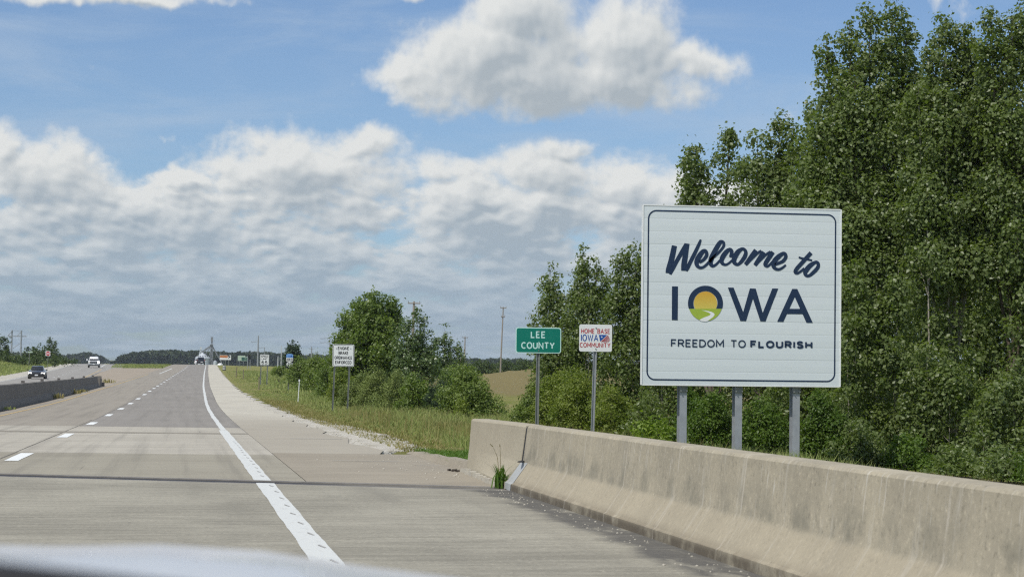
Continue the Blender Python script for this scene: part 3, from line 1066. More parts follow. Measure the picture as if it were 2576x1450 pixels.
def write(name, m, parent, s, xl, xr, zb, zt, w, sh, gap=0.26):
    """Write s in capitals between xl and xr, baseline zb, cap line zt, stroke width w; each word is one part."""
    h = zt - zb - w
    base = sh.next()
    tot = sum(GL[c][0] if c != ' ' else 0.36 for c in s)
    sx = (xr - xl - w) / (tot + gap * (len(s) - 1) + 1e-6)
    x = xl + w / 2
    mb = MB()
    for c in s + ' ':
        if c == ' ':
            if mb.v:
                mb.build(name, m, parent)
            mb = MB()
            x += (0.36 + gap) * sx
            continue
        wd, strokes = GL[c]
        for k_, st in enumerate(strokes):
            ribbon(mb, [(x + p[0] * sx, zb + w / 2 + p[1] * h) for p in st], w, base - k_ * sh.step, closed=(st[0] == st[-1]))
        x += (wd + gap) * sx


def rrect(x0, x1, z0, z1, r, n=5):
    pts = []
    for cx, cz, a in ((x1 - r, z1 - r, 0), (x0 + r, z1 - r, 90), (x0 + r, z0 + r, 180), (x1 - r, z0 + r, 270)):
        pts += arc(cx, cz, r, r, a, a + 90, n)
    return pts


# ------------------------------------------------------------------ sign colours
m_signwhite = plain('sign_white', (0.78, 0.80, 0.80), 0.35, 0.05, 3, 0.5)
m_navy = plain('sign_navy', (0.012, 0.030, 0.072), 0.4, 0.15, 4)
m_black = plain('sign_black', (0.012, 0.012, 0.014), 0.45, 0.1, 4)
m_green = plain('sign_green', (0.004, 0.185, 0.135), 0.4, 0.08, 5)
m_mint = plain('sign_mint_white', (0.55, 0.80, 0.76), 0.4, 0.05, 5)
m_red = plain('sign_red', (0.45, 0.035, 0.045), 0.45, 0.08, 5)
m_blue = plain('sign_blue', (0.015, 0.085, 0.36), 0.45, 0.08, 5)
m_lblue = plain('sign_light_blue', (0.16, 0.33, 0.66), 0.45, 0.2, 8)
m_orange = plain('sign_orange', (0.50, 0.19, 0.07), 0.5, 0.3, 1.2)
m_galv = plain('galvanised_steel', (0.36, 0.38, 0.405), 0.5, 0.3, 5, 0.5, 0.35)
m_galvd = plain('grey_post_steel', (0.235, 0.25, 0.24), 0.55, 0.2, 9, 0.5, 0.3)
m_alu = plain('bare_aluminium_back', (0.40, 0.41, 0.42), 0.4, 0.1, 6, 0.5, 0.6)

# ------------------------------------------------------------------ the welcome sign
YS = 34.85


def zi(x, z, k, ox, oz):
    """Point of the sign plane under a detail view: view pixel (x, z), its scale and origin in the photograph."""
    p = on_y((ox + x / k) * 0.64375, (oz + z / k) * 0.64375, YS)
    return (p.x, p.z)


def wl(x, z):
    return zi(x, z, 3.963, 2580, 910)


def wi(x, z):
    return zi(x, z, 4.2933, 2600, 1100)


TLc, TRc, BRc, BLc = (on_y(u, v, YS) for u, v in ((1617.5, 516), (2112, 530), (2112, 970), (1616, 965)))
SX0, SX1 = (TLc.x + BLc.x) / 2, (TRc.x + BRc.x) / 2
SZ0, SZ1 = (BLc.z + BRc.z) / 2, (TLc.z + TRc.z) / 2
sgx = (SX0 + SX1) / 2
gsz = gz(sgx, YS)
t = thing('welcome_sign', 'big white state welcome sign on three steel posts behind the concrete barrier', 'sign', (sgx, YS, gsz))
NPL = 14
ph = (SZ1 - SZ0) / NPL
m_panel, B, out = new_mat('sign_panel_sheeting')
gpos = B.n('ShaderNodeTexCoord').outputs['Object']
n = B.noise(B.vm('MULTIPLY', gpos, (0.8, 1, 3.0)), 1.0, 5, 0.6)
oi = B.n('ShaderNodeObjectInfo').outputs['Random']
c = B.mix(n, (0.71, 0.765, 0.785), (0.63, 0.69, 0.71))
c = B.mix(B.m('MULTIPLY', oi, 0.35), c, (0.58, 0.645, 0.67))
p = pbsdf(B, c, 0.32, 0.5)
B.link(p.outputs[0], out.inputs[0])
pb = MB()
hw, hh = (SX1 - SX0) / 2, ph / 2 - 0.0004
# a plank: flat face with rolled edges
pb.loft([[(-hw, 0.0012, -hh), (-hw, 0, -hh + 0.016), (-hw, -0.001, 0), (-hw, 0, hh - 0.016), (-hw, 0.0012, hh), (-hw, 0.05, hh), (-hw, 0.05, -hh)],
         [(hw, 0.0012, -hh), (hw, 0, -hh + 0.016), (hw, -0.001, 0), (hw, 0, hh - 0.016), (hw, 0.0012, hh), (hw, 0.05, hh), (hw, 0.05, -hh)]])
first = pb.build('plank', m_panel, t, local=True)
for i in range(NPL):
    o = first if i == 0 else first.copy()
    if i:
        COL.objects.link(o)
        o.parent = t
    o.location = (0, 0.0008 * math.sin(i * 2.1), SZ0 + ph * (i + 0.5) - gsz)
ed = MB()
for x in (SX0 - 0.012, SX1 + 0.012):
    ed.box((x, YS + 0.022, (SZ0 + SZ1) / 2), (0.022, 0.066, SZ1 - SZ0 + 0.03))
for z in (SZ0 - 0.012, SZ1 + 0.012):
    ed.box(((SX0 + SX1) / 2, YS + 0.024, z), (SX1 - SX0 + 0.002, 0.06, 0.022))
ed.build('edge_channel', m_signwhite, t)
sh = Sheet(YS - 0.004, 0.0003)
bd = MB()
bx = [zi(62, 400, 1.933, 2500, 780)[0], zi(1473, 700, 1.933, 2500, 780)[0]]
bz = [zi(750, 1363, 1.933, 2500, 780)[1], zi(750, 98, 1.933, 2500, 780)[1]]
rr = rrect(bx[0], bx[1], bz[0], bz[1], 0.145, 8)
ribbon(bd, rr + [rr[0]], 0.026, sh.next(), closed=True)
bd.build('border_line', m_navy, t)

sc = MB()
SCR = [  # brush-script strokes: (x, z, width) in the detail view
    [(215, 195, 84), (190, 320, 88), (160, 450, 92), (128, 560, 92), (118, 622, 84)],
    [(150, 640, 40), (172, 585, 60), (225, 480, 66), (300, 345, 66), (365, 235, 70), (402, 180, 72)],
    [(408, 162, 84), (398, 240, 84), (382, 360, 86), (365, 480, 92), (362, 582, 88)],
    [(398, 588, 40), (420, 535, 60), (470, 430, 62), (530, 310, 60), (580, 205, 54), (608, 140, 46), (622, 100, 30)],
    [(596, 452, 44), (650, 425, 50), (700, 370, 56), (715, 315, 56), (690, 275, 56), (650, 290, 70), (598, 360, 84), (560, 440, 80), (566, 500, 62), (610, 535, 46), (665, 525, 42), (720, 480, 44), (745, 450, 44)],
    [(760, 455, 50), (790, 400, 46), (850, 348, 42), (920, 280, 44), (975, 205, 46), (975, 150, 50), (930, 140, 66), (885, 200, 76), (830, 300, 82), (785, 400, 84), (775, 465, 74), (805, 510, 52), (855, 490, 42), (905, 440, 40), (935, 405, 40)],
    [(1075, 372, 40), (1095, 330, 56), (1100, 280, 60), (1070, 255, 56), (1020, 290, 74), (965, 365, 80), (945, 430, 70), (965, 475, 54), (1010, 490, 40), (1060, 465, 38), (1110, 420, 40)],
    [(1255, 248, 54), (1200, 290, 78), (1150, 370, 84), (1138, 440, 72), (1165, 478, 56), (1205, 482, 50), (1260, 430, 62), (1310, 350, 66), (1318, 285, 56), (1285, 248, 50), (1255, 248, 54)],
    [(1475, 262, 66), (1420, 340, 70), (1360, 430, 72), (1312, 488, 62)],
    [(1345, 470, 34), (1410, 400, 40), (1490, 320, 42), (1560, 275, 44)],
    [(1595, 290, 66), (1545, 370, 70), (1495, 450, 72), (1460, 500, 60)],
    [(1490, 480, 34), (1560, 405, 40), (1630, 335, 42), (1705, 290, 46)],
    [(1740, 292, 68), (1690, 365, 72), (1635, 450, 72), (1620, 490, 60), (1650, 515, 44), (1690, 490, 40), (1735, 440, 40)],
    [(1768, 492, 44), (1830, 465, 50), (1900, 430, 58), (1938, 370, 58), (1928, 325, 56), (1890, 320, 60), (1820, 370, 78), (1760, 440, 82), (1745, 500, 70), (1775, 548, 54), (1830, 562, 44), (1890, 535, 40), (1940, 492, 34)],
    [(2330, 305, 66), (2270, 370, 66), (2190, 460, 66), (2110, 550, 66), (2085, 600, 58), (2115, 622, 44), (2165, 595, 40), (2225, 545, 40)],
    [(2138, 372, 26), (2200, 395, 36), (2280, 408, 36), (2348, 425, 28)],
    [(2390, 455, 54), (2320, 500, 76), (2255, 575, 80), (2240, 625, 68), (2265, 662, 50), (2310, 655, 52), (2375, 600, 62), (2435, 530, 62), (2440, 475, 56), (2415, 450, 50), (2390, 455, 54)],
]
base = sh.next()
pxw = (wl(1000, 400)[0] - wl(0, 400)[0]) / 1000
for k_, st in enumerate(SCR):
    cp = catmull(st, 5)
    pts = [wl(a[0], a[1]) for a in cp]
    ribbon(sc, pts, 0, base - (k_ % 5) * 0.0003, closed=st[0] == st[-1], width=[a[2] * pxw * 0.96 for a in cp])
sc.build('script_lettering', m_navy, t)

MB().poly_y([wi(*q_) for q_ in ((106, 76), (206, 78), (202, 642), (103, 640))], sh.next()).build('large_letter', m_navy, t)
MB().poly_y([wi(*q_) for q_ in ((1042, 96), (1140, 98), (1300, 508), (1412, 112), (1510, 114), (1628, 520), (1788, 112), (1888, 114), (1675, 664), (1588, 662), (1463, 285), (1348, 658), (1252, 656))], sh.next()).build('large_letter', m_navy, t)
il = MB()
il.poly_y([wi(*q_) for q_ in ((1870, 668), (2122, 120), (2165, 120), (2166, 252), (1974, 670))], sh.next())
il.poly_y([wi(*q_) for q_ in ((2165, 120), (2208, 121), (2466, 686), (2360, 684), (2164, 252))], sh.next())
il.poly_y([wi(*q_) for q_ in ((2060, 452), (2275, 454), (2320, 542), (2015, 540))], sh.next())
il.build('large_letter', m_navy, t)


def disc(cx, cz, rx, rz, a0, a1, n=40):
    return [wi(cx + rx * math.cos(R(a0 + (a1 - a0) * i / n)), cz - rz * math.sin(R(a0 + (a1 - a0) * i / n))) for i in range(n + 1)]


CX, CZ = 667, 362
lo = MB()
o_, i_ = disc(CX, CZ, 293, 296, -17, 197), disc(CX, CZ, 203, 206, -27, 207)
yy = sh.next()
lo.grid([[(a[0], yy, a[1]), (b[0], yy, b[1])] for a, b in zip(o_, i_)])
lo.build('letter_ring', m_navy, t)
m_sun, B, out = new_mat('sign_sun_print')
lp = B.n('ShaderNodeTexCoord').outputs['Generated']
c = B.mix(B.sep(lp)[2], (0.62, 0.52, 0.10), (0.64, 0.36, 0.035))
B.link(pbsdf(B, c, 0.4).outputs[0], out.inputs[0])
MB().poly_y(disc(CX, CZ, 195, 198, -28, 208), sh.next()).build('sun_disc', m_sun, t)
m_lime = plain('sign_lime', (0.34, 0.46, 0.055), 0.4, 0.12, 4)
MB().poly_y(disc(CX, CZ, 286, 296, -18, -162) , sh.next()).build('green_field', m_lime, t)
MB().poly_y([wi(*q_) for q_ in catmull([(590, 474), (680, 486), (770, 506), (818, 540), (800, 582), (740, 630), (690, 664), (640, 665), (568, 645), (640, 600), (720, 570), (752, 545), (728, 520), (650, 490), (590, 474)], 4)[:-1]], sh.next()).build('white_road_curve', m_signwhite, t)
write('motto_lettering', m_navy, t, 'FREEDOM TO', wi(97, 0)[0], wi(1352, 0)[0], wi(600, 1098)[1], wi(600, 966)[1], 0.0225, sh, 0.27)
write('bold_motto_lettering', m_navy, t, 'FLOURISH', wi(1426, 0)[0], wi(2468, 0)[0], wi(1950, 1116)[1], wi(1950, 988)[1], 0.035, sh, 0.36)
# three wide-flange posts with bolted clips
for u in (1716, 1855, 2000):
    p = on_y(u, 1000, YS + 0.1)
    y0 = YS + 0.085
    gzz = gz(p.x, y0) - 0.4
    zt = SZ1 - 0.25
    mb = MB()
    mb.box((p.x + 0.012, y0, (zt + gzz) / 2), (0.132, 0.014, zt - gzz))
    mb.box((p.x + 0.012, y0 + 0.092, (zt + gzz) / 2), (0.010, 0.168, zt - gzz))
    mb.box((p.x + 0.012, y0 + 0.185, (zt + gzz) / 2), (0.132, 0.014, zt - gzz))
    post = mb.build('post', m_galv, t)
    cl = MB()
    cl.box((p.x + 0.012, y0 - 0.020, SZ0 - 0.085), (0.13, 0.022, 0.11))
    for sx in (-0.045, 0.065):
        for dz in (-0.03, 0.02):
            cl.tube([(p.x + sx, y0 - 0.060, SZ0 - 0.085 + dz), (p.x + sx, y0 - 0.03, SZ0 - 0.085 + dz)], 0.014, 6)
    cl.build('bolt_clip', m_galvd, post)

# ------------------------------------------------------------------ smaller signs
def u_channel(x, y, z0, z1, lean=0.0, w=0.05):
    mb = MB()
    n = 2
    pr = [(-w, 0.0), (-w * 0.62, 0.0), (-w * 0.45, 0.03), (w * 0.45, 0.03), (w * 0.62, 0.0), (w, 0.0), (w, 0.005), (w * 0.66, 0.005), (w * 0.5, 0.036), (-w * 0.5, 0.036), (-w * 0.66, 0.005), (-w, 0.005)]
    mb.loft([[(x + a + lean * (z - z1), y + b, z) for a, b in pr] for z in (z0, z1)])
    return mb


def plate(x0, x1, z0, z1, y, r=0.04, depth=0.004):
    return MB().poly_y(rrect(x0, x1, z0, z1, r), y, depth)


def box_of(u0, u1, v0, v1, Y):
    a, b = on_y((u0 + u1) / 2, v0, Y), on_y((u0 + u1) / 2, v1, Y)
    return on_y(u0, (v0 + v1) / 2, Y).x, on_y(u1, (v0 + v1) / 2, Y).x, b.z, a.z


def plane_of(u, D):
    return at(u, 880, D).y


# LEE COUNTY
Y1 = plane_of(1354, 46.5)
x0, x1, z0, z1 = box_of(1296.5, 1411, 823, 887.5, Y1)
xc = on_y(1353.5, 900, Y1).x
t = thing('county_sign', 'green county name sign with white border on a single steel post', 'sign', (xc, Y1, gz(xc, Y1)))
plate(x0, x1, z0, z1, Y1, 0.06).build('sign_plate', m_mint, t)
plate(x0 + 0.022, x1 - 0.022, z0 + 0.022, z1 - 0.022, Y1 - 0.003, 0.045, 0.002).build('green_face', m_green, t)
MB().box(((x0 + x1) / 2, Y1 + 0.010, (z0 + z1) / 2), (x1 - x0 - 0.08, 0.008, z1 - z0 - 0.1)).build('back_brace', m_alu, t)
sh = Sheet(Y1 - 0.005)


def lc(x, z):
    p = on_y((2000 + x / 6.133) * 0.64375, (1250 + z / 6.133) * 0.64375, Y1)
    return p.x, p.z


write('lettering', m_mint, t, 'LEE', lc(452, 0)[0], lc(808, 0)[0], lc(630, 430)[1], lc(630, 264)[1], 0.029, sh, 0.36)
write('lettering', m_mint, t, 'COUNTY', lc(225, 0)[0], lc(1030, 0)[0], lc(630, 688)[1], lc(630, 524)[1], 0.029, sh, 0.30)
u_channel(xc, Y1 + 0.016, gz(xc, Y1) - 0.3, z1 + 0.01, 0.004, 0.042).build('post', m_galvd, t)
for z in (z1 - 0.085, z0 + 0.065):
    MB().tube([(xc + 0.004, Y1 - 0.014, z), (xc + 0.004, Y1 - 0.002, z)], 0.014, 6).build('bolt', m_galvd, t)

# HOME BASE IOWA COMMUNITY
Y2 = plane_of(1498, 45.6)
x0, x1, z0, z1 = box_of(1456.5, 1539, 815.5, 883.5, Y2)
xc = (x0 + x1) / 2 + 0.005
t = thing('community_sign', 'white community sign with red and blue lettering and a flag emblem on one post', 'sign', (xc, Y2, gz(xc, Y2)))
plate(x0, x1, z0, z1, Y2, 0.045).build('sign_plate', m_signwhite, t)
sh = Sheet(Y2 - 0.003)


def hb(x, z):
    p = on_y((2000 + x / 6.133) * 0.64375, (1250 + z / 6.133) * 0.64375, Y2)
    return p.x, p.z


write('red_lettering', m_red, t, 'HOME BASE', hb(1660, 0)[0], hb(2352, 0)[0], hb(2005, 322)[1], hb(2005, 205)[1], 0.0165, sh, 0.30)
write('red_lettering', m_red, t, 'COMMUNITY', hb(1628, 0)[0], hb(2365, 0)[0], hb(1995, 652)[1], hb(1995, 537)[1], 0.0165, sh, 0.28)
write('blue_lettering', m_blue, t, 'IOWA', hb(1655, 0)[0], hb(2072, 0)[0], hb(1860, 504)[1], hb(1860, 336)[1], 0.021, sh, 0.30)
MB().poly_y([hb(*q_) for q_ in ((2080, 348), (2275, 352), (2110, 508))], sh.next()).build('flag_field', m_blue, t)
star = [hb(2150 + (26 if k % 2 == 0 else 11) * math.sin(k * math.pi / 5), 402 - (26 if k % 2 == 0 else 11) * math.cos(k * math.pi / 5)) for k in range(10)]
MB().poly_y(star, sh.next()).build('white_star', m_signwhite, t)
for k in range(5):
    a, b, c_, d_ = (2293 + k * 13, 358 + k * 26), (2310 + k * 11, 360 + k * 26), (2150 + k * 36, 518 + k * 2), (2128 + k * 38, 516 + k * 2)
    MB().poly_y([hb(*q_) for q_ in (a, b, c_, d_)], sh.next()).build('red_stripe', m_red, t)
u_channel(xc, Y2 + 0.006, gz(xc, Y2) - 0.3, z1 - 0.03, 0.022, 0.042).build('post', m_galv, t)
for z in (z1 - 0.075, z0 + 0.065):
    MB().tube([(xc, Y2 - 0.016, z), (xc, Y2 - 0.002, z)], 0.015, 6).build('bolt', m_galvd, t)

# ENGINE BRAKE ORDINANCE ENFORCED
Y3 = plane_of(863, 86)
xa, za = on_y(837, 866, Y3).x, on_y(863, 865.5, Y3).z
x0, x1, z0, z1 = box_of(836.5, 890.5, 865.5, 921, Y3)
xc = (x0 + x1) / 2
t = thing('ordinance_sign', 'white sign with four lines of black capitals on two posts before a round tree', 'sign', (xc, Y3, gz(xc, Y3)))
plate(x0, x1, z0, z1, Y3, 0.05).build('sign_plate', m_signwhite, t)
sh = Sheet(Y3 - 0.003)
rr = rrect(x0 + 0.03, x1 - 0.03, z0 + 0.03, z1 - 0.03, 0.04)
bd = MB()
ribbon(bd, rr + [rr[0]], 0.016, sh.next(), closed=True)
bd.build('border_line', m_black, t)
W3, H3 = x1 - x0, z1 - z0
for s, fa, fb, row in (('ENGINE', 0.235, 0.765, 0), ('BRAKE', 0.27, 0.73, 1), ('ORDINANCE', 0.085, 0.915, 2), ('ENFORCED', 0.12, 0.88, 3)):
    zt = z1 - H3 * (0.105 + row * 0.212)
    write('lettering', m_black, t, s, x0 + W3 * fa, x0 + W3 * fb, zt - H3 * 0.145, zt, 0.023, sh, 0.30)
for s in (-1, 1):
    MB().tube([(xc + s * W3 * 0.33, Y3 - 0.02, z1 - H3 * 0.18), (xc + s * W3 * 0.33, Y3 - 0.002, z1 - H3 * 0.18)], 0.018, 6).build('bolt', m_galvd, t)
for s in (-1, 1):
    xp = xc + s * W3 * 0.345 - 0.02
    u_channel(xp, Y3 + 0.006, gz(xp, Y3) - 0.3, z1 - 0.1, 0.035, 0.034).build('post', m_galvd, t)

# SPEED LIMIT 65
Y4 = plane_of(664, 175)
x0, x1, z0, z1 = box_of(654, 676.5, 890.8, 917.2, Y4)
xc = (x0 + x1) / 2
t = thing('speed_sign', 'white speed limit sign reading 65 standing on the grassy verge', 'sign', (xc, Y4, gz(xc, Y4)))
plate(x0, x1, z0, z1, Y4, 0.05).build('sign_plate', m_signwhite, t)
sh = Sheet(Y4 - 0.004, 0.001)
W4, H4 = x1 - x0, z1 - z0
rr = rrect(x0 + 0.03, x1 - 0.03, z0 + 0.03, z1 - 0.03, 0.04)
bd = MB()
ribbon(bd, rr + [rr[0]], 0.012, sh.next(), closed=True)
bd.build('border_line', m_black, t)
write('lettering', m_black, t, 'SPEED', x0 + W4 * .11, x0 + W4 * .89, z1 - H4 * .28, z1 - H4 * .10, 0.028, sh, 0.3)
write('lettering', m_black, t, 'LIMIT', x0 + W4 * .17, x0 + W4 * .83, z1 - H4 * .51, z1 - H4 * .34, 0.028, sh, 0.3)
write('lettering', m_black, t, '65', x0 + W4 * .15, x0 + W4 * .83, z1 - H4 * .90, z1 - H4 * .60, 0.050, sh, 0.34)
for s in (-1, 1):
    u_channel(xc + s * W4 * 0.36, Y4 + 0.008, gz(xc, Y4) - 0.3, z1 - 0.1, 0.02, 0.05).build('post', m_galvd, t)

# route 27 assembly
Y5 = plane_of(728, 150)
xc = on_y(728.4, 905, Y5).x
t = thing('route_sign', 'stacked route marker with blue crest panel over a black square with 27', 'sign', (xc, Y5, gz(xc, Y5)))
x0, x1, z0, z1 = box_of(720.0, 737.0, 890.0, 898.8, Y5)
pts = [(x0, z0), (x1, z0), (x1, z1 - 0.03)] + [(x0 + (x1 - x0) * k, z1 - 0.02 + 0.055 * math.sin(math.pi * (1 - k))) for k in np.linspace(0.95, 0.05, 7)] + [(x0, z1 - 0.03)]
MB().poly_y(pts, Y5, 0.004).build('blue_panel', m_lblue, t)
mb = MB()
zm = (z0 + z1) / 2
mb.poly_y([(x0 + 0.10, zm - 0.05), (x0 + 0.20, zm - 0.01), (x0 + 0.28, zm - 0.04), (x0 + 0.40, zm + 0.07), (x1 - 0.06, zm - 0.06), (x1 - 0.16, zm - 0.08)], Y5 - 0.004)
mb.build('emblem', m_blue, t)
x0, x1, z0, z1 = box_of(719.6, 737.0, 899.4, 907.4, Y5)
plate(x0, x1, z0, z1, Y5, 0.02).build('direction_panel', m_signwhite, t)
sh = Sheet(Y5 - 0.004, 0.001)
write('lettering', m_black, t, 'NORTH', x0 + 0.03, x1 - 0.03, z0 + 0.045, z1 - 0.045, 0.028, sh, 0.3)
x0, x1, z0, z1 = box_of(719.4, 736.8, 908.0, 924.0, Y5)
plate(x0, x1, z0, z1, Y5, 0.02).build('black_panel', m_black, t)
cz = (z0 + z1) / 2
MB().poly_y(arc((x0 + x1) / 2, cz, (x1 - x0) * .45, (z1 - z0) * .46, 0, 360, 28)[:-1], Y5 - 0.004, 0.002).build('white_circle', m_signwhite, t)
sh = Sheet(Y5 - 0.008, 0.001)
write('number_lettering', m_black, t, '27', x0 + (x1 - x0) * .21, x0 + (x1 - x0) * .80, z0 + (z1 - z0) * .24, z0 + (z1 - z0) * .76, 0.052, sh, 0.30)
u_channel(xc, Y5 + 0.008, gz(xc, Y5) - 0.3, z1 + 0.5, 0.03, 0.045).build('post', m_galvd, t)

# DO NOT ENTER style disc on the far side, and a street name blade
def far_post(name, label, cat, u, D):
    p = foot(u, D)
    return thing(name, label, cat, p), p


t, p = far_post('no_entry_sign', 'square white sign with red disc and white bar before the trees across the road', 'sign', 120.5, 325)
x0, x1, z0, z1 = box_of(114.6, 126.6, 882.3, 894.3, p.y)
plate(x0, x1, z0, z1, p.y, 0.06).build('sign_plate', m_signwhite, t)
MB().poly_y(arc((x0 + x1) / 2, (z0 + z1) / 2, .35, .35, 0, 360, 24)[:-1], p.y - 0.01, 0.004).build('red_disc', m_red, t)
MB().box(((x0 + x1) / 2, p.y - 0.014, (z0 + z1) / 2), (0.54, 0.004, 0.14)).build('white_bar', m_signwhite, t)
MB().tube([(p.x, p.y + 0.04, p.z - 0.3), (p.x, p.y + 0.04, z1 - 0.05)], 0.035, 6).build('post', m_galvd, t)

t, p = far_post('street_sign', 'small pale green street name blade on a thin post by the left trees', 'sign', 72.5, 330)
m_pgreen = plain('pale_green_blade', (0.42, 0.52, 0.42), 0.5)
x0, x1, z0, z1 = box_of(69.5, 82.0, 882.8, 886.4, p.y)
MB().box(((x0 + x1) / 2, p.y, (z0 + z1) / 2), (x1 - x0, 0.02, z1 - z0)).build('name_blade', m_pgreen, t)
MB().tube([(p.x, p.y + 0.04, p.z - 0.3), (p.x + 0.1, p.y + 0.04, z1)], 0.04, 6).build('post', m_galvd, t)

# advertising board and green guide sign by the crest
t, p = far_post('billboard', 'weathered orange and white advertising board on posts near the crest', 'billboard', 568, 520)
x0, x1, z0, z1 = box_of(552.4, 581, 892.6, 904.3, p.y)
plate(x0, x1, z0, z1, p.y, 0.03, 0.08).build('board', m_signwhite, t)
wd, hd = x1 - x0, z1 - z0
MB().poly_y([(x0 + .05, z0 + hd * .48), (x0 + wd * .70, z0 + hd * .42), (x0 + wd * .72, z1 - .05), (x0 + .05, z1 - .05)], p.y - 0.01).build('orange_print', m_orange, t)
mb = MB()
ribbon(mb, catmull([(x0 + wd * .70, z1 - .1), (x0 + wd * .84, z1 - .20), (x0 + wd * .78, z1 - .42)], 4), .22, p.y - 0.02)
ribbon(mb, catmull([(x0 + wd * .95, z1 - .25), (x0 + wd * .88, z0 + hd * .62), (x0 + wd * .76, z0 + hd * .34)], 4), .16, p.y - 0.03)
mb.build('dark_print', m_black, t)
for k in (.2, .5, .8):
    MB().box((x0 + wd * k, p.y + 0.16, (z0 + gz(x0, p.y)) / 2 + .2), (.12, .12, z0 - gz(x0, p.y) + .9)).build('post', m_galvd, t)

t, p = far_post('guide_sign', 'dark green guide sign with pale lettering blocks on posts beyond the verge', 'sign', 611, 430)
m_dgreen = plain('guide_green', (0.045, 0.12, 0.10), 0.5)
x0, x1, z0, z1 = box_of(598, 617, 893.5, 906.6, p.y)
plate(x0, x1, z0, z1, p.y, 0.08).build('sign_plate', m_pgreen, t)
x2, x3, z2, z3 = box_of(606.5, 623.5, 897.0, 907.2, p.y)
plate(x2, x3, z2, z3, p.y - 0.02, 0.08).build('lower_plate', m_pgreen, t)
MB().poly_y(rrect(x2 + .07, x3 - .07, z2 + .07, z3 - .07, .05), p.y - 0.03, .004).build('green_face', m_dgreen, t)
for k in range(2):
    MB().box((x2 + .62 * (x3 - x2) + .1 * k, p.y - .036, z2 + (.30 + .36 * k) * (z3 - z2)), (.42, .004, .08)).build('pale_print', m_pgreen, t)
for k in (.15, .55, .95):
    MB().box((x0 + (x3 - x0) * k, p.y + .05, (z1 + gz(p.x, p.y)) / 2 - .1), (.09, .09, z1 - gz(p.x, p.y))).build('post', m_galvd, t)

t, p = far_post('sign_back', 'dark board seen from behind on two grey posts beside the guide sign', 'sign', 628, 380)
x0, x1, z0, z1 = box_of(624.5, 629.8, 891.5, 903.5, p.y)
plate(x0, x1, z0, z1, p.y, 0.05, .03).build('board', m_black, t)
for xx in (x0 - .12, x1 - .05):
    MB().box((xx, p.y + .06, (z1 + gz(p.x, p.y)) / 2 - .2), (.09, .09, z1 - gz(p.x, p.y) - .1)).build('post', m_galv, t)

# banded drum at the side road mouth
t, p = far_post('traffic_drum', 'dark roadside drum with white bands where the side road meets the shoulder', 'traffic drum', 564.3, 330)
mb = MB()
prof = [(.30, 0), (.30, .1), (.27, .12), (.265, .30), (.255, .34), (.25, .55), (.24, .58), (.23, .74), (.15, .78), (.02, .80)]
mb.loft([[(p.x + r_ * math.cos(k * math.pi / 6), p.y + r_ * math.sin(k * math.pi / 6), p.z + .02 + h_) for k in range(12)] for r_, h_ in prof])
mb.build('drum_body', m_black, t)
for h_, r_ in ((.20, .272), (.44, .258), (.66, .242)):
    MB().loft([[(p.x + (r_ + .004) * math.cos(k * math.pi / 6), p.y + (r_ + .004) * math.sin(k * math.pi / 6), p.z + .02 + h_ + dz) for k in range(12)] for dz in (-.05, .05)], False).build('white_band', m_signwhite, t)

# marker posts on the verge
def marker(u, D, h, m, label, cat, name, lean=0.0, r=0.03, head=None):
    p = foot(u, D)
    t = thing(name, label, cat, p)
    MB().tube([(p.x, p.y, p.z - .2), (p.x + lean * h, p.y, p.z + h)], [r, r * .9], 6).build('shaft', m, t)
    if head:
        MB().tube([(p.x + lean * h, p.y, p.z + h - .02), (p.x + lean * h, p.y, p.z + h + .09)], [r * 1.7, r * 1.5], 8).build('cap', head, t)
    return t


m_wood = plain('grey_post_wood', (0.20, 0.165, 0.125), 0.9, 0.3, 8)
marker(750.5, 105, 1.15, m_signwhite, 'white slender delineator post with a round cap in tall grass', 'marker post', 'delineator_post', 0.06, 0.026, m_signwhite)
marker(652.3, 150, 0.95, m_wood, 'short wooden stake in the grass below the speed limit sign', 'stake', 'wooden_stake', 0.0, 0.05)
marker(594, 230, 1.25, m_wood, 'leaning fence post nearest the crest at the grass edge', 'fence post', 'fence_post', 0.06, 0.06)
marker(612.5, 215, 1.05, m_wood, 'upright fence post in dry grass right of the leaning one', 'fence post', 'fence_post', 0.0, 0.05)

# ------------------------------------------------------------------ poles and towers
m_pole = plain('weathered_pole_wood', (0.27, 0.235, 0.205), 0.9, 0.25, 3)
m_pale = plain('pale_metal_pole', (0.50, 0.52, 0.53), 0.5, 0.1, 2)
m_line = plain('tower_steel', (0.26, 0.28, 0.30), 0.6, 0.1, 1)


def pole(u, D, v_top, label, m=m_pole, r=0.16, arms=(), lean=0.03, group='utility poles', v_base=None):
    if v_base is None:
        p = foot(u, D)
    else:
        p = at(u, v_base, D)
    top = at(u, v_top, D)
    h = top.z - p.z
    t = thing('utility_pole', label, 'utility pole', p, 0, group)
    MB().tube([(p.x, p.y, p.z - .5), (p.x + lean * h * .5, p.y, p.z + h * .5), (p.x + lean * h, p.y, p.z + h)], [r, r * .85, r * .62], 8).build('shaft', m, t)
    for (f_, w_, side) in arms:
        z = p.z + h * f_
        xx = p.x + lean * h * f_
        a = MB().tube([(xx - w_ / 2 + side * w_ / 2, p.y - .12, z), (xx + w_ / 2 + side * w_ / 2, p.y - .12, z + (0.25 * abs(side)))], .07, 5).build('crossarm', m, t)
        for e in (-.46, .46):
            MB().tube([(xx + e * w_ + side * w_ / 2, p.y - .12, z + .04), (xx + e * w_ + side * w_ / 2, p.y - .12, z + .28)], .05, 5).build('insulator', m_line, a)
    return t


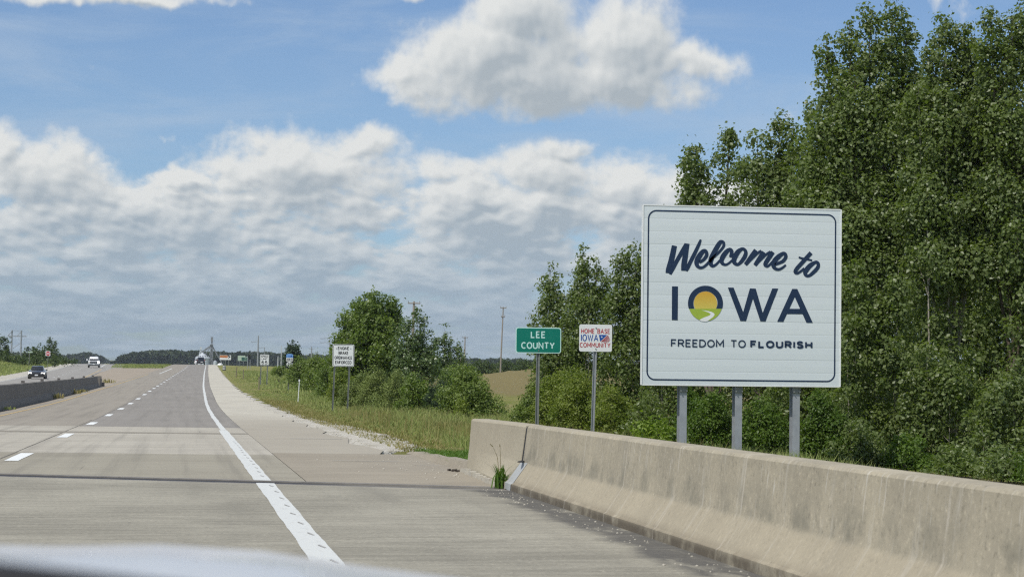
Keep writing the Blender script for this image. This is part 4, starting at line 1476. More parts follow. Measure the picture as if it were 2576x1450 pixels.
pole(1258, 300, 771, 'tall bare utility pole standing alone between the two tree groups', arms=((.985, .9, 0), (.86, .6, 0)), lean=0.034, r=.125)
pole(1035, 240, 757, 'utility pole whose top shows above the poplar behind the ordinance sign', arms=((.975, 1.5, 0),), lean=0.02, r=.2)
pole(648, 620, 843, 'grey pole with side brackets rising above the speed limit sign', m_line, .28, ((.80, 2.2, -1), (.62, 2.2, 1), (.50, 2.2, -1)), 0.01)
pole(664.5, 800, 874, 'short far pole just right of the bracketed pole', m_line, .2, (), 0.0)
pole(707, 420, 869, 'slim pale pole left of the dark conifer', m_pale, .11, (), 0.005)
pole(699, 400, 895, 'lowest pale post beside the slim pale pole', m_pale, .12, (), 0.005)
pole(783, 560, 871, 'distant pole above the bushes right of the conifer', m_line, .22, ((.90, 1.6, 0),), 0.0)
pole(828, 560, 846, 'distant pole with a cross bracket left of the round tree', m_line, .2, ((.93, 2.6, -1), (.80, 2.6, -1)), 0.01)
pole(1168, 420, 845, 'utility pole at the right edge of the sparse poplar', m_pole, .17, ((.96, 1.2, 0),), 0.01)

# H-frame transmission tower far left
p = foot(38, 1500)
t = thing('transmission_tower', 'grey two-legged transmission frame standing above the trees on the left', 'pylon', p)
pa, pb_, pc = at(30.5, 829, 1500), at(54, 830, 1500), at(30.5, 845, 1500)
for q_ in (pa, pb_):
    MB().tube([(q_.x - .3, q_.y, p.z - 1), (q_.x, q_.y, q_.z)], [.8, .6], 6).build('leg', m_line, t)
cr = MB()
xa_, xb_ = at(19, 846, 1500).x, at(67, 846, 1500).x
cr.box(((xa_ + xb_) / 2, pa.y - .8, pc.z), (xb_ - xa_, .5, .7))
cr.build('crossarm', m_line, t)
MB().tube([(xa_, pa.y - .8, pc.z), (pa.x, pa.y - .8, pa.z - 1)], .25, 4).build('brace', m_line, t)
MB().tube([(pb_.x - 3.4, pa.y - .8, pc.z), (pb_.x, pa.y - .8, pa.z - 1)], .25, 4).build('brace', m_line, t)
MB().tube([(pa.x, pa.y - .4, pa.z - .4), (pb_.x, pa.y - .4, pb_.z - .4)], .12, 4).build('brace', m_line, t)
MB().tube([(pa.x + 1, pa.y + .4, pc.z - 9), (pb_.x, pa.y + .4, pc.z - 4.5)], .2, 4).build('brace', m_line, t)

# ------------------------------------------------------------------ grain elevator beyond the crest
DG = 1150
m_bin = plain('corrugated_zinc', (0.58, 0.62, 0.65), 0.4, 0.12, 0.4, 0.5, 0.2)
m_leg = plain('elevator_steel', (0.20, 0.215, 0.23), 0.6, 0.15, 0.5)


def at_h(u, v, D, dx=0):
    q_ = at(u, v, D)
    return Vector((q_.x + dx, q_.y, q_.z))


def bin_(u, v_eave, v_top, half_px, D, label, hatch=True):
    c = at(u, v_eave, D)
    g_ = gz(c.x, c.y)
    tp = at(u, v_top, D).z
    rad = half_px * D / FPX
    t = thing('grain_bin', label, 'grain bin', (c.x, c.y, g_), 0, 'grain bins beyond the crest')
    wall = MB()
    rings = []
    k_ = max(8, int((c.z - g_) / .7))
    for i in range(k_ + 1):
        rr_ = rad * (.945 if i % 2 else .93)
        rings.append([(c.x + rr_ * math.cos(a * math.pi / 12), c.y + rr_ * math.sin(a * math.pi / 12), g_ + (c.z - g_) * i / k_) for a in range(24)])
    wall.loft(rings).build('wall', m_bin, t)
    rf = MB()
    rf.loft([[(c.x + r_ * math.cos(a * math.pi / 12), c.y + r_ * math.sin(a * math.pi / 12), z_) for a in range(24)] for r_, z_ in ((rad, c.z - .1), (rad * .98, c.z + .12), (rad * .12, tp), (rad * .09, tp + .5), (rad * .02, tp + .6))])
    roof = rf.build('roof', m_bin, t)
    if hatch:
        for a in range(7):
            an = -math.pi * (0.08 + a * .14)
            MB().box((c.x + rad * .72 * math.cos(an), c.y + rad * .72 * math.sin(an), c.z + (tp - c.z) * .36), (.7, .7, .6), an).build('roof_vent', m_leg, roof)
    return t, c, rad, tp


t, c, rad, tp = bin_(509.5, 899.5, 887.8, 19.5, DG, 'large grey grain bin with a conical roof behind the dark car')
mb = MB()
a_, b_ = at(505, 878, DG), at(500.5, 897, DG)
mb.tube([a_, b_], .35, 5)
mb.tube([a_, at(507, 889, DG)], .35, 5)
mb.box((a_.x, a_.y, a_.z + .6), (1.1, 1.1, 1.6))
mb.build('filling_spout', m_bin, t)
bin_(540.7, 909.2, 906.6, 5.5, DG, 'small grey bin with a peaked roof right of the large one', False)
# tower (the leg) with spouts
p = foot(533.5, DG)
t = thing('grain_elevator', 'dark slender grain elevator tower with spouts fanning down from its head', 'grain elevator', p)
tt_ = at(533, 853, DG)
tw = MB()
for sx in (-.75, .75):
    for sy in (-.75, .75):
        tw.tube([(tt_.x + sx, tt_.y + sy, p.z), (tt_.x + sx * .8, tt_.y + sy * .8, tt_.z - 4)], .16, 4)
hh_ = tt_.z - 4 - p.z
for i in range(10):
    za, zb_ = p.z + hh_ * i / 10, p.z + hh_ * (i + 1) / 10
    s = 1 if i % 2 else -1
    tw.tube([(tt_.x - .75 * s, tt_.y - .75, za), (tt_.x + .75 * s, tt_.y - .75, zb_)], .10, 4)
    tw.tube([(tt_.x - .75 * s, tt_.y + .75, za), (tt_.x + .75 * s, tt_.y + .75, zb_)], .10, 4)
tw.build('frame', m_leg, t)
MB().box((tt_.x, tt_.y, (tt_.z + p.z) / 2), (.8, .8, tt_.z - p.z)).build('lift_casing', m_leg, t)
hd = MB()
hd.box((tt_.x, tt_.y, tt_.z + .1), (1.3, 1.6, 2.6))
hd.box((tt_.x - .1, tt_.y, tt_.z - 3.0), (2.2, 2.2, .35))
hd.build('head_house', m_leg, t)
for (u, v) in ((500, 889), (506, 890), (517, 890), (527, 893), (557, 912), (545, 892)):
    q_ = at(u, v, DG)
    MB().tube([(tt_.x, tt_.y, tt_.z - 3), q_], [.30, .24], 5).build('spout', m_leg, t)
# white tank near the crest
p = foot(552.5, 560)
t = thing('storage_tank', 'white domed tank low on the verge at the crest', 'tank', p)
c = at(552.5, 916, 560)
mb = MB()
rx_ = 8.0 * 560 / FPX
mb.loft([[(c.x + rx_ * math.cos(a) * k1 + .25 * k2, c.y + .6 * math.sin(a) * k1, c.z - .5 + k2) for a in np.linspace(0, 2 * math.pi, 16, endpoint=False)] for k1, k2 in ((.9, -.4), (1, 0), (.95, .35), (.78, .65), (.45, .85), (.1, .9))])
mb.build('tank_shell', m_signwhite, t, smooth=True)
mb = MB()
for s in (-.6, .6):
    mb.box((c.x + s, c.y, (c.z - .8 + p.z) / 2), (.12, .4, max(.3, c.z - .8 - p.z)))
mb.build('cradle', m_leg, t)

# ------------------------------------------------------------------ leaves and trees
RN = np.random.default_rng(21)
m_bark = plain('pale_poplar_bark', (0.36, 0.33, 0.28), 0.9, 0.4, 5)
m_barkd = plain('dark_bark', (0.13, 0.105, 0.08), 0.95, 0.3, 6)
m_pop = foliage('cottonwood_leaf', (0.118, 0.165, 0.050), (0.180, 0.220, 0.086), (0.140, 0.188, 0.042), 0.42, 0.5, 0.40)
m_pop2 = foliage('round_tree_leaf', (0.115, 0.172, 0.030), (0.180, 0.240, 0.052), (0.095, 0.148, 0.026), 0.40, 0.5, 0.36)
m_young = foliage('aspen_leaf', (0.095, 0.150, 0.052), (0.155, 0.205, 0.080), (0.075, 0.120, 0.038), 0.38, 0.6, 0.3)
m_sumac = foliage('sumac_leaf', (0.075, 0.135, 0.018), (0.125, 0.190, 0.030), (0.060, 0.110, 0.015), 0.45, 0.4, 0.35)
m_bright = foliage('light_green_leaf', (0.16, 0.24, 0.028), (0.24, 0.31, 0.048), (0.11, 0.18, 0.022), 0.45, 0.4, 0.4)
m_yel = foliage('yellow_green_leaf', (0.150, 0.200, 0.030), (0.215, 0.255, 0.050), (0.115, 0.165, 0.024), 0.5, 0.35, 0.35)
m_jun = foliage('juniper_spray', (0.148, 0.195, 0.048), (0.190, 0.230, 0.066), (0.115, 0.160, 0.040), 0.6, 0.3, 0.15)
m_ced = foliage('cedar_spray', (0.024, 0.048, 0.020), (0.045, 0.074, 0.030), (0.018, 0.036, 0.015), 0.65, 0.3, 0.1)
m_bush = foliage('hedge_leaf', (0.130, 0.188, 0.034), (0.185, 0.240, 0.054), (0.105, 0.155, 0.028), 0.45, 0.4, 0.3)
m_dark = foliage('dark_hedge_leaf', (0.058, 0.092, 0.022), (0.095, 0.135, 0.034), (0.040, 0.068, 0.016), 0.5, 0.35, 0.25)
m_far = foliage('distant_leaf', (0.034, 0.052, 0.020), (0.056, 0.078, 0.030), (0.024, 0.038, 0.016), 0.6, 0.3, 0.15)


def leaves(name, P, size, m, parent, droop=0.35, up=0.35, jitter=0.3, narrow=0.78, N=None):
    """One leaf blade (a folded kite of two triangles) at every point of P; N leans the blades' faces outwards."""
    n = len(P)
    nn = RN.normal(0, 1, (n, 3)) * (1.0 if N is None else 0.55)
    nn[:, 2] += up
    if N is not None:
        nn += N
    nn /= np.linalg.norm(nn, axis=1, keepdims=True) + 1e-9
    a = RN.normal(0, 1, (n, 3))
    a[:, 2] -= droop
    a -= nn * np.sum(a * nn, 1, keepdims=True)
    a /= np.linalg.norm(a, axis=1, keepdims=True) + 1e-9
    b = np.cross(nn, a)
    s = size * (1 + RN.normal(0, jitter, (n, 1))).clip(0.5, 1.6) * 0.5
    w = s * narrow
    V = np.stack([P - a * s, P + b * w + nn * w * 0.25 - a * s * 0.15, P + a * s * 1.1, P - b * w + nn * w * 0.25 - a * s * 0.15], 1).reshape(-1, 3)
    i = np.arange(n) * 4
    F = np.concatenate([np.stack([i, i + 1, i + 2], 1), np.stack([i, i + 2, i + 3], 1)])
    return np_mesh(name, V, F, m, parent, off=root_of(parent).location if parent else (0, 0, 0))


def spire_points(base, tip, rad, n, leaf, hollow=0.35):
    """Boughs round the axis from base to tip: rounded puffs of leaves of unequal size, leaves thick on their outer shell."""
    base, tip = np.array(base), np.array(tip)
    L = np.linalg.norm(tip - base)
    rp0 = float(np.clip(rad * .5, leaf * 2.2, .55))
    k = int(np.clip(2.6 * L * rad / (rp0 * rp0) * .55, 5, 70))
    s = np.sort(RN.random(k)) * .9 + .02
    s[-1] = .93
    prof = np.minimum(1.0, ((1 - s) * 2.2 + 0.06) ** .6) * np.minimum(1.0, 0.5 + s * 3)
    rr_ = np.maximum(0, rad * prof * (hollow + (1.1 - hollow) * RN.random(k)) - rp0 * .35)
    an = (np.arange(k) * 2.399 + RN.normal(0, .5, k))
    C = base + s[:, None] * (tip - base) + np.stack([rr_ * np.cos(an), rr_ * np.sin(an), RN.normal(0, .12, k) * rad], 1)
    rp = rp0 * RN.uniform(.62, 1.25, k) * np.where(s > .85, .8, 1)
    wgt = rp ** 2
    cnt = np.maximum(6, (n * wgt / wgt.sum()).astype(int))
    PP, NN = [], []
    for c, r_, m_ in zip(C, rp, cnt):
        d = RN.normal(0, 1, (m_, 3))
        d[:, 2] += .25
        d /= np.linalg.norm(d, axis=1, keepdims=True)
        lob = 1 + .22 * np.sin(d[:, 0] * 5 + c[0] * 9) * np.sin(d[:, 1] * 5 + c[2] * 7)
        q_ = r_ * lob * RN.random(m_) ** .33
        PP.append(c + d * q_[:, None] * np.array([1, 1, .92]))
        NN.append(d)
    return np.concatenate(PP), C, np.concatenate(NN)


def tree(name, label, cat, u, D, spires, leaf, m, mb=None, group=None, lai=4.2, bark=None, trunk_r=0.10, hollow=0.35, droop=0.5, narrow=0.78, stray=0.10):
    """A tree standing where column u meets the ground at depth D. spires: (u_tip, v_tip, v_bottom, half_width_px, dD)."""
    p = foot(u, D)
    t = thing(name, label, cat, p, 0, group)
    PP, NN, limbs = [], [], MB()
    hwk = (1.6 if D < 60 else 1.5) if lai > 2.5 and D < 120 else 1.15
    px = D / FPX
    trunk = MB()
    top_all = min(s[1] for s in spires)
    tipz = at(u, top_all, D).z
    fork = p + Vector((0, 0, max(0.3, (tipz - p.z) * 0.16)))
    trunk.tube([p - Vector((0, 0, .4)), p + Vector((0.02, 0, (fork.z - p.z) * .5)), fork], [trunk_r * 1.25, trunk_r, trunk_r * .9], 7)
    for (ut, vt, vb, hw_, dd) in spires:
        hw_ = hw_ * hwk
        DD = D + dd
        tip, bas = at(ut, vt, DD), at(ut + (u - ut) * 0.15, vb, DD)
        A = (vb - vt) * 2 * hw_ * px * px * .72
        n = int(lai * 1.1 * A / (0.5 * leaf * leaf * 1.05))
        P, C, N = spire_points(bas, tip, hw_ * px, n, leaf, hollow)
        st = RN.random(len(P)) < stray
        P[st] += RN.normal(0, leaf * 1.6, (st.sum(), 3))
        PP.append(P)
        NN.append(N)
        rb_ = trunk_r * .40
        limbs.tube([fork - Vector((0, 0, .1)), fork.lerp(bas, .6) + Vector((0, 0, .15)), bas.lerp(tip, .15), bas.lerp(tip, .45), tip - Vector((0, 0, leaf * 2))], [rb_, rb_ * .8, rb_ * .6, rb_ * .4, rb_ * .12], 5, False)
        for c in C[RN.integers(0, len(C), min(len(C), 14))]:
            s = float(np.clip((c[2] - bas.z) / max(.2, tip.z - bas.z) - .12, .02, .9))
            q_ = bas.lerp(tip, s)
            limbs.tube([q_, q_.lerp(Vector(c), .5) + Vector((0, 0, .05)), Vector(c)], [rb_ * .30, rb_ * .22, rb_ * .08], 3, False)
    P, N = np.concatenate(PP), np.concatenate(NN)
    g_ = ground(P[:, 0], P[:, 1])
    ok = P[:, 2] > g_ + 0.05
    P, N = P[ok], N[ok]
    tr_ = trunk.build('trunk', bark or m_bark, t, smooth=True)
    limbs.build('limb', bark or m_bark, tr_, smooth=True)
    leaves('crown', P, leaf, m, t, droop, narrow=narrow, N=N)
    return t, len(P)


def bush(label, u, v_top, v_bot, w, D, m, leaf=0.06, name='shrub', cat='shrub', group=None, n=6, lai=4.0, upright=0.0, seed=0, droop=0.2, narrow=0.6, bark=None):
    """A rounded or upright shrub: short stems with leaf clusters out to an uneven outline."""
    rs = random.Random(seed + int(u * 7 + D))
    w = w * 1.2
    sp = []
    for i in range(n):
        k = (i + .5) / n * 2 - 1
        k += rs.uniform(-.12, .12)
        hgt = (1 - (abs(k) ** 2.2) * (.75 - upright * .4)) * rs.uniform(.82, 1.04)
        sp.append((u + k * w * .42, v_bot - (v_bot - v_top) * min(1, hgt), v_bot, w * rs.uniform(.17, .26), rs.uniform(-.6, .6)))
    sp.append((u, v_top + (v_bot - v_top) * .18, v_bot, w * .30, .2))
    return tree(name, label, cat, u, D, sp, leaf, m, group=group, lai=lai, bark=bark or m_barkd, trunk_r=.03, hollow=.3, droop=droop, narrow=narrow)


NL = 0
G1 = 'tall cottonwoods behind the welcome sign'
for (label, u, D, sp) in (
    ('slender poplar with gappy twin tips just above the left corner of the welcome sign', 1790, 50,
     [(1745, 365, 520, 36, 0), (1728, 425, 640, 22, .5), (1835, 316, 470, 25, .3), (1762, 430, 700, 42, 0), (1722, 490, 900, 26, .4), (1830, 520, 1000, 50, 1.0)]),
    ('bushy cottonwood above the middle of the welcome sign with a stepped outline', 1915, 49,
     [(1905, 330, 700, 46, 0), (1870, 385, 800, 44, .6), (1950, 395, 1000, 60, 0), (1962, 280, 470, 30, .3), (1995, 300, 700, 42, .2), (1830, 440, 900, 46, 1.0), (2040, 250, 560, 36, -.3)]),
    ('tallest cottonwood at the right edge of the welcome sign reaching the top of the frame', 2170, 46,
     [(2078, 84, 330, 26, .2), (2062, 220, 520, 30, .1), (2100, 210, 640, 52, 0), (2135, 35, 300, 32, .2), (2188, 6, 330, 34, 0), (2245, 0, 330, 38, .1), (2282, 40, 280, 26, .3), (2055, 330, 900, 60, 0),
      (2150, 170, 800, 70, -.4), (2230, 180, 800, 74, -.2), (2110, 420, 1100, 74, -.6), (2200, 430, 1140, 80, -.8), (2290, 130, 520, 50, .6), (2300, 175, 600, 56, .3)]),
    ('broad cottonwood with two blunt tips right of the tallest one', 2390, 44.5,
     [(2344, 82, 400, 34, .2), (2378, 30, 360, 38, 0), (2425, 48, 340, 34, .1), (2310, 205, 640, 52, -.2), (2380, 220, 700, 66, -.5), (2452, 150, 560, 52, .2), (2330, 440, 1050, 66, -.9),
      (2440, 300, 760, 60, -.2), (2385, 520, 1150, 60, -.6), (2468, 108, 520, 46, .3)]),
    ('cottonwood cut by the right edge of the frame', 2560, 43.5,
     [(2492, 12, 330, 36, 0), (2545, 24, 420, 44, 0), (2600, -30, 500, 60, .2), (2480, 190, 640, 56, .3), (2560, 240, 760, 70, -.3), (2640, 60, 900, 80, .2), (2540, 420, 700, 60, .5), (2610, 520, 1200, 60, -.4)]),
):
    _, k = tree('cottonwood_tree', label, 'tree', u, D, sp, 0.078, m_pop, group=G1, lai=3.6, trunk_r=.12, bark=m_barkd if u != 2390 else m_bark)
    NL += k
G1b = 'taller trees deeper in the wood'
for (label, u, D, sp) in (
    ('shaded tree deep in the wood behind the tallest cottonwood', 2200, 56, [(2150, 260, 1100, 90, 0), (2240, 200, 1100, 100, 1), (2110, 480, 1120, 80, 0)]),
    ('shaded tree deep in the wood behind the two blunt tips', 2400, 55, [(2360, 230, 1120, 95, 0), (2440, 210, 1120, 95, 1)]),
    ('shaded tree deep in the wood at the right edge of the frame', 2560, 54, [(2530, 180, 1140, 95, 0), (2620, 120, 1140, 110, 1)]),
    ('shaded tree deep in the wood above the right corner of the welcome sign', 2040, 57, [(2010, 430, 1100, 70, 0), (2075, 380, 1100, 70, .6), (1930, 520, 1080, 70, 0)]),
):
    _, k = tree('cottonwood_tree', label, 'tree', u, D, sp, 0.11, m_pop, group=G1b, lai=3.2, trunk_r=.12, bark=m_barkd)
    NL += k
G2 = 'lower trees under the tall cottonwoods'
for (label, u, D, sp) in (
    ('leafy young tree filling the space right of the welcome sign lettering', 2170, 42.5, [(2150, 640, 1160, 46, 0), (2205, 700, 1180, 50, .2), (2260, 660, 1160, 50, -.2), (2130, 840, 1160, 34, -.4)]),
    ('leafy young tree low beside the pale trunk at the wood edge', 2360, 41.5, [(2330, 840, 1200, 52, 0), (2390, 900, 1220, 46, -.3), (2290, 900, 1190, 44, .2), (2440, 870, 1210, 34, .4)]),
    ('dense low tree in the bottom right corner of the wood', 2540, 40.0, [(2500, 960, 1240, 44, 0), (2550, 880, 1240, 52, 0), (2600, 930, 1260, 60, .2), (2470, 1060, 1230, 30, -.3)]),
):
    _, k = tree('young_tree', label, 'tree', u, D, sp, 0.074, m_pop, group=G2, lai=3.6, trunk_r=.06)
    NL += k

G3 = 'cottonwood grove behind the county sign'
for (label, u, D, sp) in (
    ('left cottonwood of the grove with a low outlying tuft behind the county sign', 1405, 63, [(1382, 655, 860, 24, 0), (1366, 740, 960, 26, .3), (1402, 700, 1000, 34, 0), (1340, 795, 850, 10, .2), (1385, 800, 1070, 40, -.3), (1430, 760, 1060, 36, -.3)]),
    ('tallest cottonwood of the grove rising above the community sign', 1478, 62, [(1466, 608, 830, 22, 0), (1450, 690, 980, 34, .2), (1500, 645, 900, 26, .2), (1480, 720, 1060, 46, -.3), (1525, 660, 960, 20, .6)]),
    ('cottonwood of the grove touching the left edge of the welcome sign', 1585, 61, [(1562, 622, 900, 26, 0), (1592, 600, 900, 28, 0), (1622, 605, 980, 34, .3), (1545, 690, 1020, 34, -.2), (1590, 760, 1090, 46, -.4), (1660, 560, 1060, 50, .5)]),
    ('cottonwood hidden mostly behind the welcome sign', 1700, 57, [(1690, 520, 1050, 50, 0), (1750, 530, 1080, 56, 0), (1660, 700, 1100, 44, -.3), (1820, 700, 1120, 60, .3), (1930, 760, 1140, 70, .2), (2030, 800, 1150, 60, .2)]),
):
    _, k = tree('cottonwood_tree', label, 'tree', u, D, sp, 0.085, m_pop, group=G3, lai=3.0, trunk_r=.09)
    NL += k

tree('maple_tree', 'dense rounded dark green tree behind the ordinance sign', 'tree', 925, 108,
     [(925, 722, 940, 40, 0), (893, 752, 960, 36, 0), (955, 745, 960, 38, .2), (868, 800, 980, 28, .2), (985, 745, 960, 22, .8), (848, 845, 960, 18, 0), (910, 800, 1010, 50, -.8), (970, 800, 1010, 40, -.5), (1000, 740, 930, 16, 1.0)],
     0.115, m_pop2, lai=5.0, bark=m_barkd, trunk_r=.14)
G4 = 'slim poplars right of the round tree'
tree('poplar_tree', 'pale slender poplar with visible stems beside the round tree', 'tree', 1042, 101,
     [(1050, 766, 930, 18, 0), (1022, 800, 960, 24, 0), (1068, 790, 950, 18, .3), (1085, 850, 960, 16, .2), (1040, 850, 1020, 36, -.2), (1012, 880, 1010, 24, 0)], 0.105, m_young, group=G4, lai=3.0, trunk_r=.08)
tree('poplar_tree', 'thin airy poplar with sky showing through, left of the far pole', 'tree', 1128, 104,
     [(1118, 815, 900, 13, 0), (1098, 845, 930, 14, 0), (1134, 842, 960, 15, 0), (1153, 868, 920, 14, .3), (1162, 880, 915, 8, 0), (1085, 868, 950, 12, .2), (1115, 900, 1000, 26, 0)], 0.10, m_young, group=G4, lai=2.7, trunk_r=.07)

# shrubs along the verge
GS = 'shrubs along the right verge'
for a in (
    ('small dark round bush alone in the grass below the pale poles', 702, 918, 943, 42, 185, m_bush, .11, 5),
    ('green bush right of the route marker', 758, 896, 962, 74, 150, m_bush, .11, 6),
    ('light green bush behind the delineator post', 800, 884, 980, 84, 138, m_bush, .105, 6),
    ('leafy bush just left of the ordinance sign posts', 832, 896, 996, 70, 118, m_pop2, .10, 6),
    ('yellowish bush low between the ordinance sign posts', 866, 925, 1006, 72, 96, m_yel, .075, 6),
    ('olive juniper bush at the right foot of the ordinance sign', 905, 936, 1032, 84, 92, m_jun, .06, 7),
    ('tallest feathery juniper in front of the round tree', 945, 922, 1044, 76, 89, m_jun, .058, 6),
    ('feathery juniper below the slender poplar', 996, 928, 1052, 84, 86, m_jun, .058, 6),
    ('green shrub filling the gap below the pale poplar stems', 1048, 936, 1060, 80, 83, m_pop2, .085, 6),
    ('dark conical cedar among the lighter shrubs', 1104, 938, 1066, 64, 80, m_ced, .050, 4),
    ('big round leafy shrub at the left end of the hay field', 1176, 900, 1066, 122, 76, m_bush, .085, 9),
    ('dark leafy bush behind the cedar and the big round shrub', 1130, 915, 1050, 90, 92, m_pop2, .09, 7),
    ('small yellow-green shrub at the foot of the big round shrub', 1160, 1000, 1068, 44, 70, m_yel, .07, 4),
    ('low green shrub right of the hay field', 1322, 985, 1078, 56, 60, m_bush, .07, 6),
    ('olive shrub left of the county sign post', 1345, 930, 1080, 56, 62, m_jun, .07, 6),
    ('yellow-green feathery shrub right of the county sign post', 1395, 920, 1092, 96, 54, m_yel, .058, 7),
    ('yellow-green feathery shrub left of the community sign post', 1452, 928, 1100, 96, 52, m_yel, .056, 7),
    ('yellow-green pointed shrub right of the community sign post', 1545, 965, 1106, 96, 50, m_yel, .056, 7),
    ('dark shrub in the shade left of the first sign post', 1625, 985, 1108, 80, 48, m_pop, .07, 7),
    ('bright yellow-green shrub at the barrier left of the first sign post', 1652, 1048, 1130, 96, 38.5, m_bright, .062, 7),
    ('green shrub between the first and second sign posts', 1782, 985, 1140, 110, 40.5, m_sumac, .055, 8),
    ('tall pointed green shrub behind the first sign post', 1735, 950, 1130, 70, 43, m_sumac, .055, 5),
    ('green shrub right of the second sign post', 1915, 985, 1150, 110, 40.0, m_sumac, .055, 8),
    ('dark shrub behind the gap between the right sign posts', 1960, 940, 1150, 90, 43.5, m_pop, .065, 6),
    ('pointed green shrub right of the third sign post', 2070, 955, 1175, 100, 39.5, m_sumac, .055, 7),
    ('dark green shrub low at the wood edge right of the welcome sign', 2160, 1030, 1190, 110, 39.0, m_pop, .065, 8),
    ('leafy shrub above the barrier right of the pale trunk', 2400, 1110, 1250, 130, 37.0, m_pop, .065, 8),
    ('leafy shrub above the barrier in the bottom right corner of the wood', 2520, 1120, 1270, 140, 35.5, m_pop, .065, 8),
    ('low leafy shrub cut by the right edge of the frame above the barrier', 2610, 1130, 1290, 130, 34.5, m_sumac, .06, 7),
    ('low green shrub at the barrier under the pale trunk', 2280, 1090, 1210, 120, 38.5, m_sumac, .058, 8),
):
    _, k = bush(a[0], a[1], a[2], a[3], a[4], a[5], a[6], a[7], group=GS, n=a[8], lai=3.6)
    NL += k

# the dark conifer beyond the route marker
tree('conifer_tree', 'dark conifer standing alone behind the route marker', 'tree', 737, 240,
     [(735, 852, 925, 15, 0), (727, 866, 925, 14, .4), (745, 866, 925, 14, -.4), (737, 880, 928, 22, 0), (722, 884, 920, 10, 0), (752, 886, 920, 10, 0)], 0.19, m_ced, lai=4.5, bark=m_barkd, trunk_r=.14)

# hedgerow trees across the far field
GH = 'hedgerow bushes across the far field'
for i, (u, vt, w, lab) in enumerate((
    (1085, 905, 80, 'hedgerow bush behind the airy poplar'), (1150, 902, 70, 'hedgerow bush left of the lone pole'),
    (1212, 905, 70, 'hedgerow bush nearest the lone pole on its left side'), (1272, 907, 66, 'hedgerow bush just right of the lone pole'),
    (1322, 905, 70, 'hedgerow bush behind the county sign post'), (1380, 905, 80, 'hedgerow bush under the grove'))):
    bush(lab, u, vt, 938, w, 300 + 12 * i, m_dark, .22, group=GH, n=7, lai=3.0)

# far left trees and scrub
GL_ = 'trees left of the far carriageway'
tree('leafy_tree', 'dark leafy tree cut by the left edge of the frame', 'tree', 8, 380,
     [(5, 843, 915, 18, 0), (-16, 850, 915, 18, 0), (20, 858, 905, 9, 0), (-40, 838, 915, 22, 0), (12, 880, 915, 16, -1)], .28, m_dark, group=GL_, lai=3.6, bark=m_barkd, trunk_r=.2)
tree('leafy_tree', 'tall spiky tree behind the no entry sign', 'tree', 124, 385,
     [(125, 845, 912, 9, 0), (138, 856, 912, 8, 0), (112, 866, 912, 11, 0), (146, 880, 912, 7, 0), (130, 872, 914, 16, -1), (150, 897, 912, 6, 0)], .28, m_dark, group=GL_, lai=3.6, bark=m_barkd, trunk_r=.18)
tree('leafy_tree', 'lower tree left of the spiky tree beside the street sign', 'tree', 90, 390,
     [(85, 866, 914, 11, 0), (70, 872, 914, 10, 0), (100, 860, 914, 9, 0), (92, 876, 916, 16, -1)], .28, m_dark, group=GL_, lai=3.6, bark=m_barkd, trunk_r=.16)
GLs = 'scrub on the left bank'
for (u, vt, vb, w, D, lab) in ((14, 890, 916, 40, 350, 'scrub bush at the left frame edge on the bank'), (48, 888, 916, 44, 352, 'scrub bush left of the street sign'),
                               (60, 898, 917, 30, 340, 'low scrub bush at the foot of the street sign'), (92, 896, 916, 36, 345, 'scrub bush between the street sign and the no entry sign'),
                               (136, 896, 914, 34, 350, 'scrub bush right of the no entry sign'), (162, 900, 913, 34, 360, 'low scrub bush trailing off towards the pickup'),
                               (186, 904, 912, 24, 380, 'smallest scrub bush nearest the pickup')):
    bush(lab, u, vt, vb, w, D, m_dark, .24, group=GLs, n=5, lai=3.2)

# the wooded skyline: reads as one mass
VT = [(-300, 888), (60, 889), (150, 893), (200, 890), (232, 888), (246, 893), (262, 903), (285, 912), (292, 908), (305, 897), (330, 890), (352, 886), (420, 883), (500, 885), (560, 888), (640, 888), (700, 890),
      (760, 894), (900, 899), (1050, 902), (1200, 904), (1300, 906), (1700, 912), (2700, 920)]
WV, WF = [], []
def wood_mass(ulist, D, rpx, lift=0.0):
    global WV, WF
    for u in ulist:
        v = float(np.interp(u, [a[0] for a in VT], [a[1] for a in VT])) + RN.normal(0, 1.0) + lift
        v += 1.1 * math.sin(u * .11) + .8 * math.sin(u * .043)
        p = at(u, v, D + RN.normal(0, 14))
        g_ = gz(p.x, p.y)
        r_ = rpx * D / FPX * RN.uniform(.8, 1.25)
        hgt = max(p.z - g_, 3.0)
        n = 190
        th, ph_ = RN.random(n) * 6.283, np.arccos(1 - 1.25 * RN.random(n))
        q_ = np.stack([np.sin(ph_) * np.cos(th) * r_, np.sin(ph_) * np.sin(th) * r_, np.cos(ph_) * r_ * .9], 1) * RN.uniform(.8, 1.04, (n, 1))
        low = RN.random(n) < .45
        q_[low, 2] -= RN.random(low.sum()) * hgt * .75
        c = np.array((p.x, p.y, p.z - r_ * .85))
        WV.append(q_ + c)
for D, st, rpx, lift in ((1500, 13, 11, 1.5), (1620, 13, 11, .5), (1760, 14, 11, 0)):
    wood_mass(np.arange(290, 2700, st * (1 if True else 1)), D, rpx, lift)
wood_mass(np.arange(-320, 262, 13), 1900, 9, 0)
wood_mass(np.arange(-320, 140, 14), 1700, 10, .8)
wood_mass(np.arange(250, 330, 8), 2600, 5, 0)
P = np.concatenate(WV)
fo = leaves('forest', P, 3.3, m_far, None, 0.0, 0.8, .35, .8)
fo['kind'] = 'stuff'

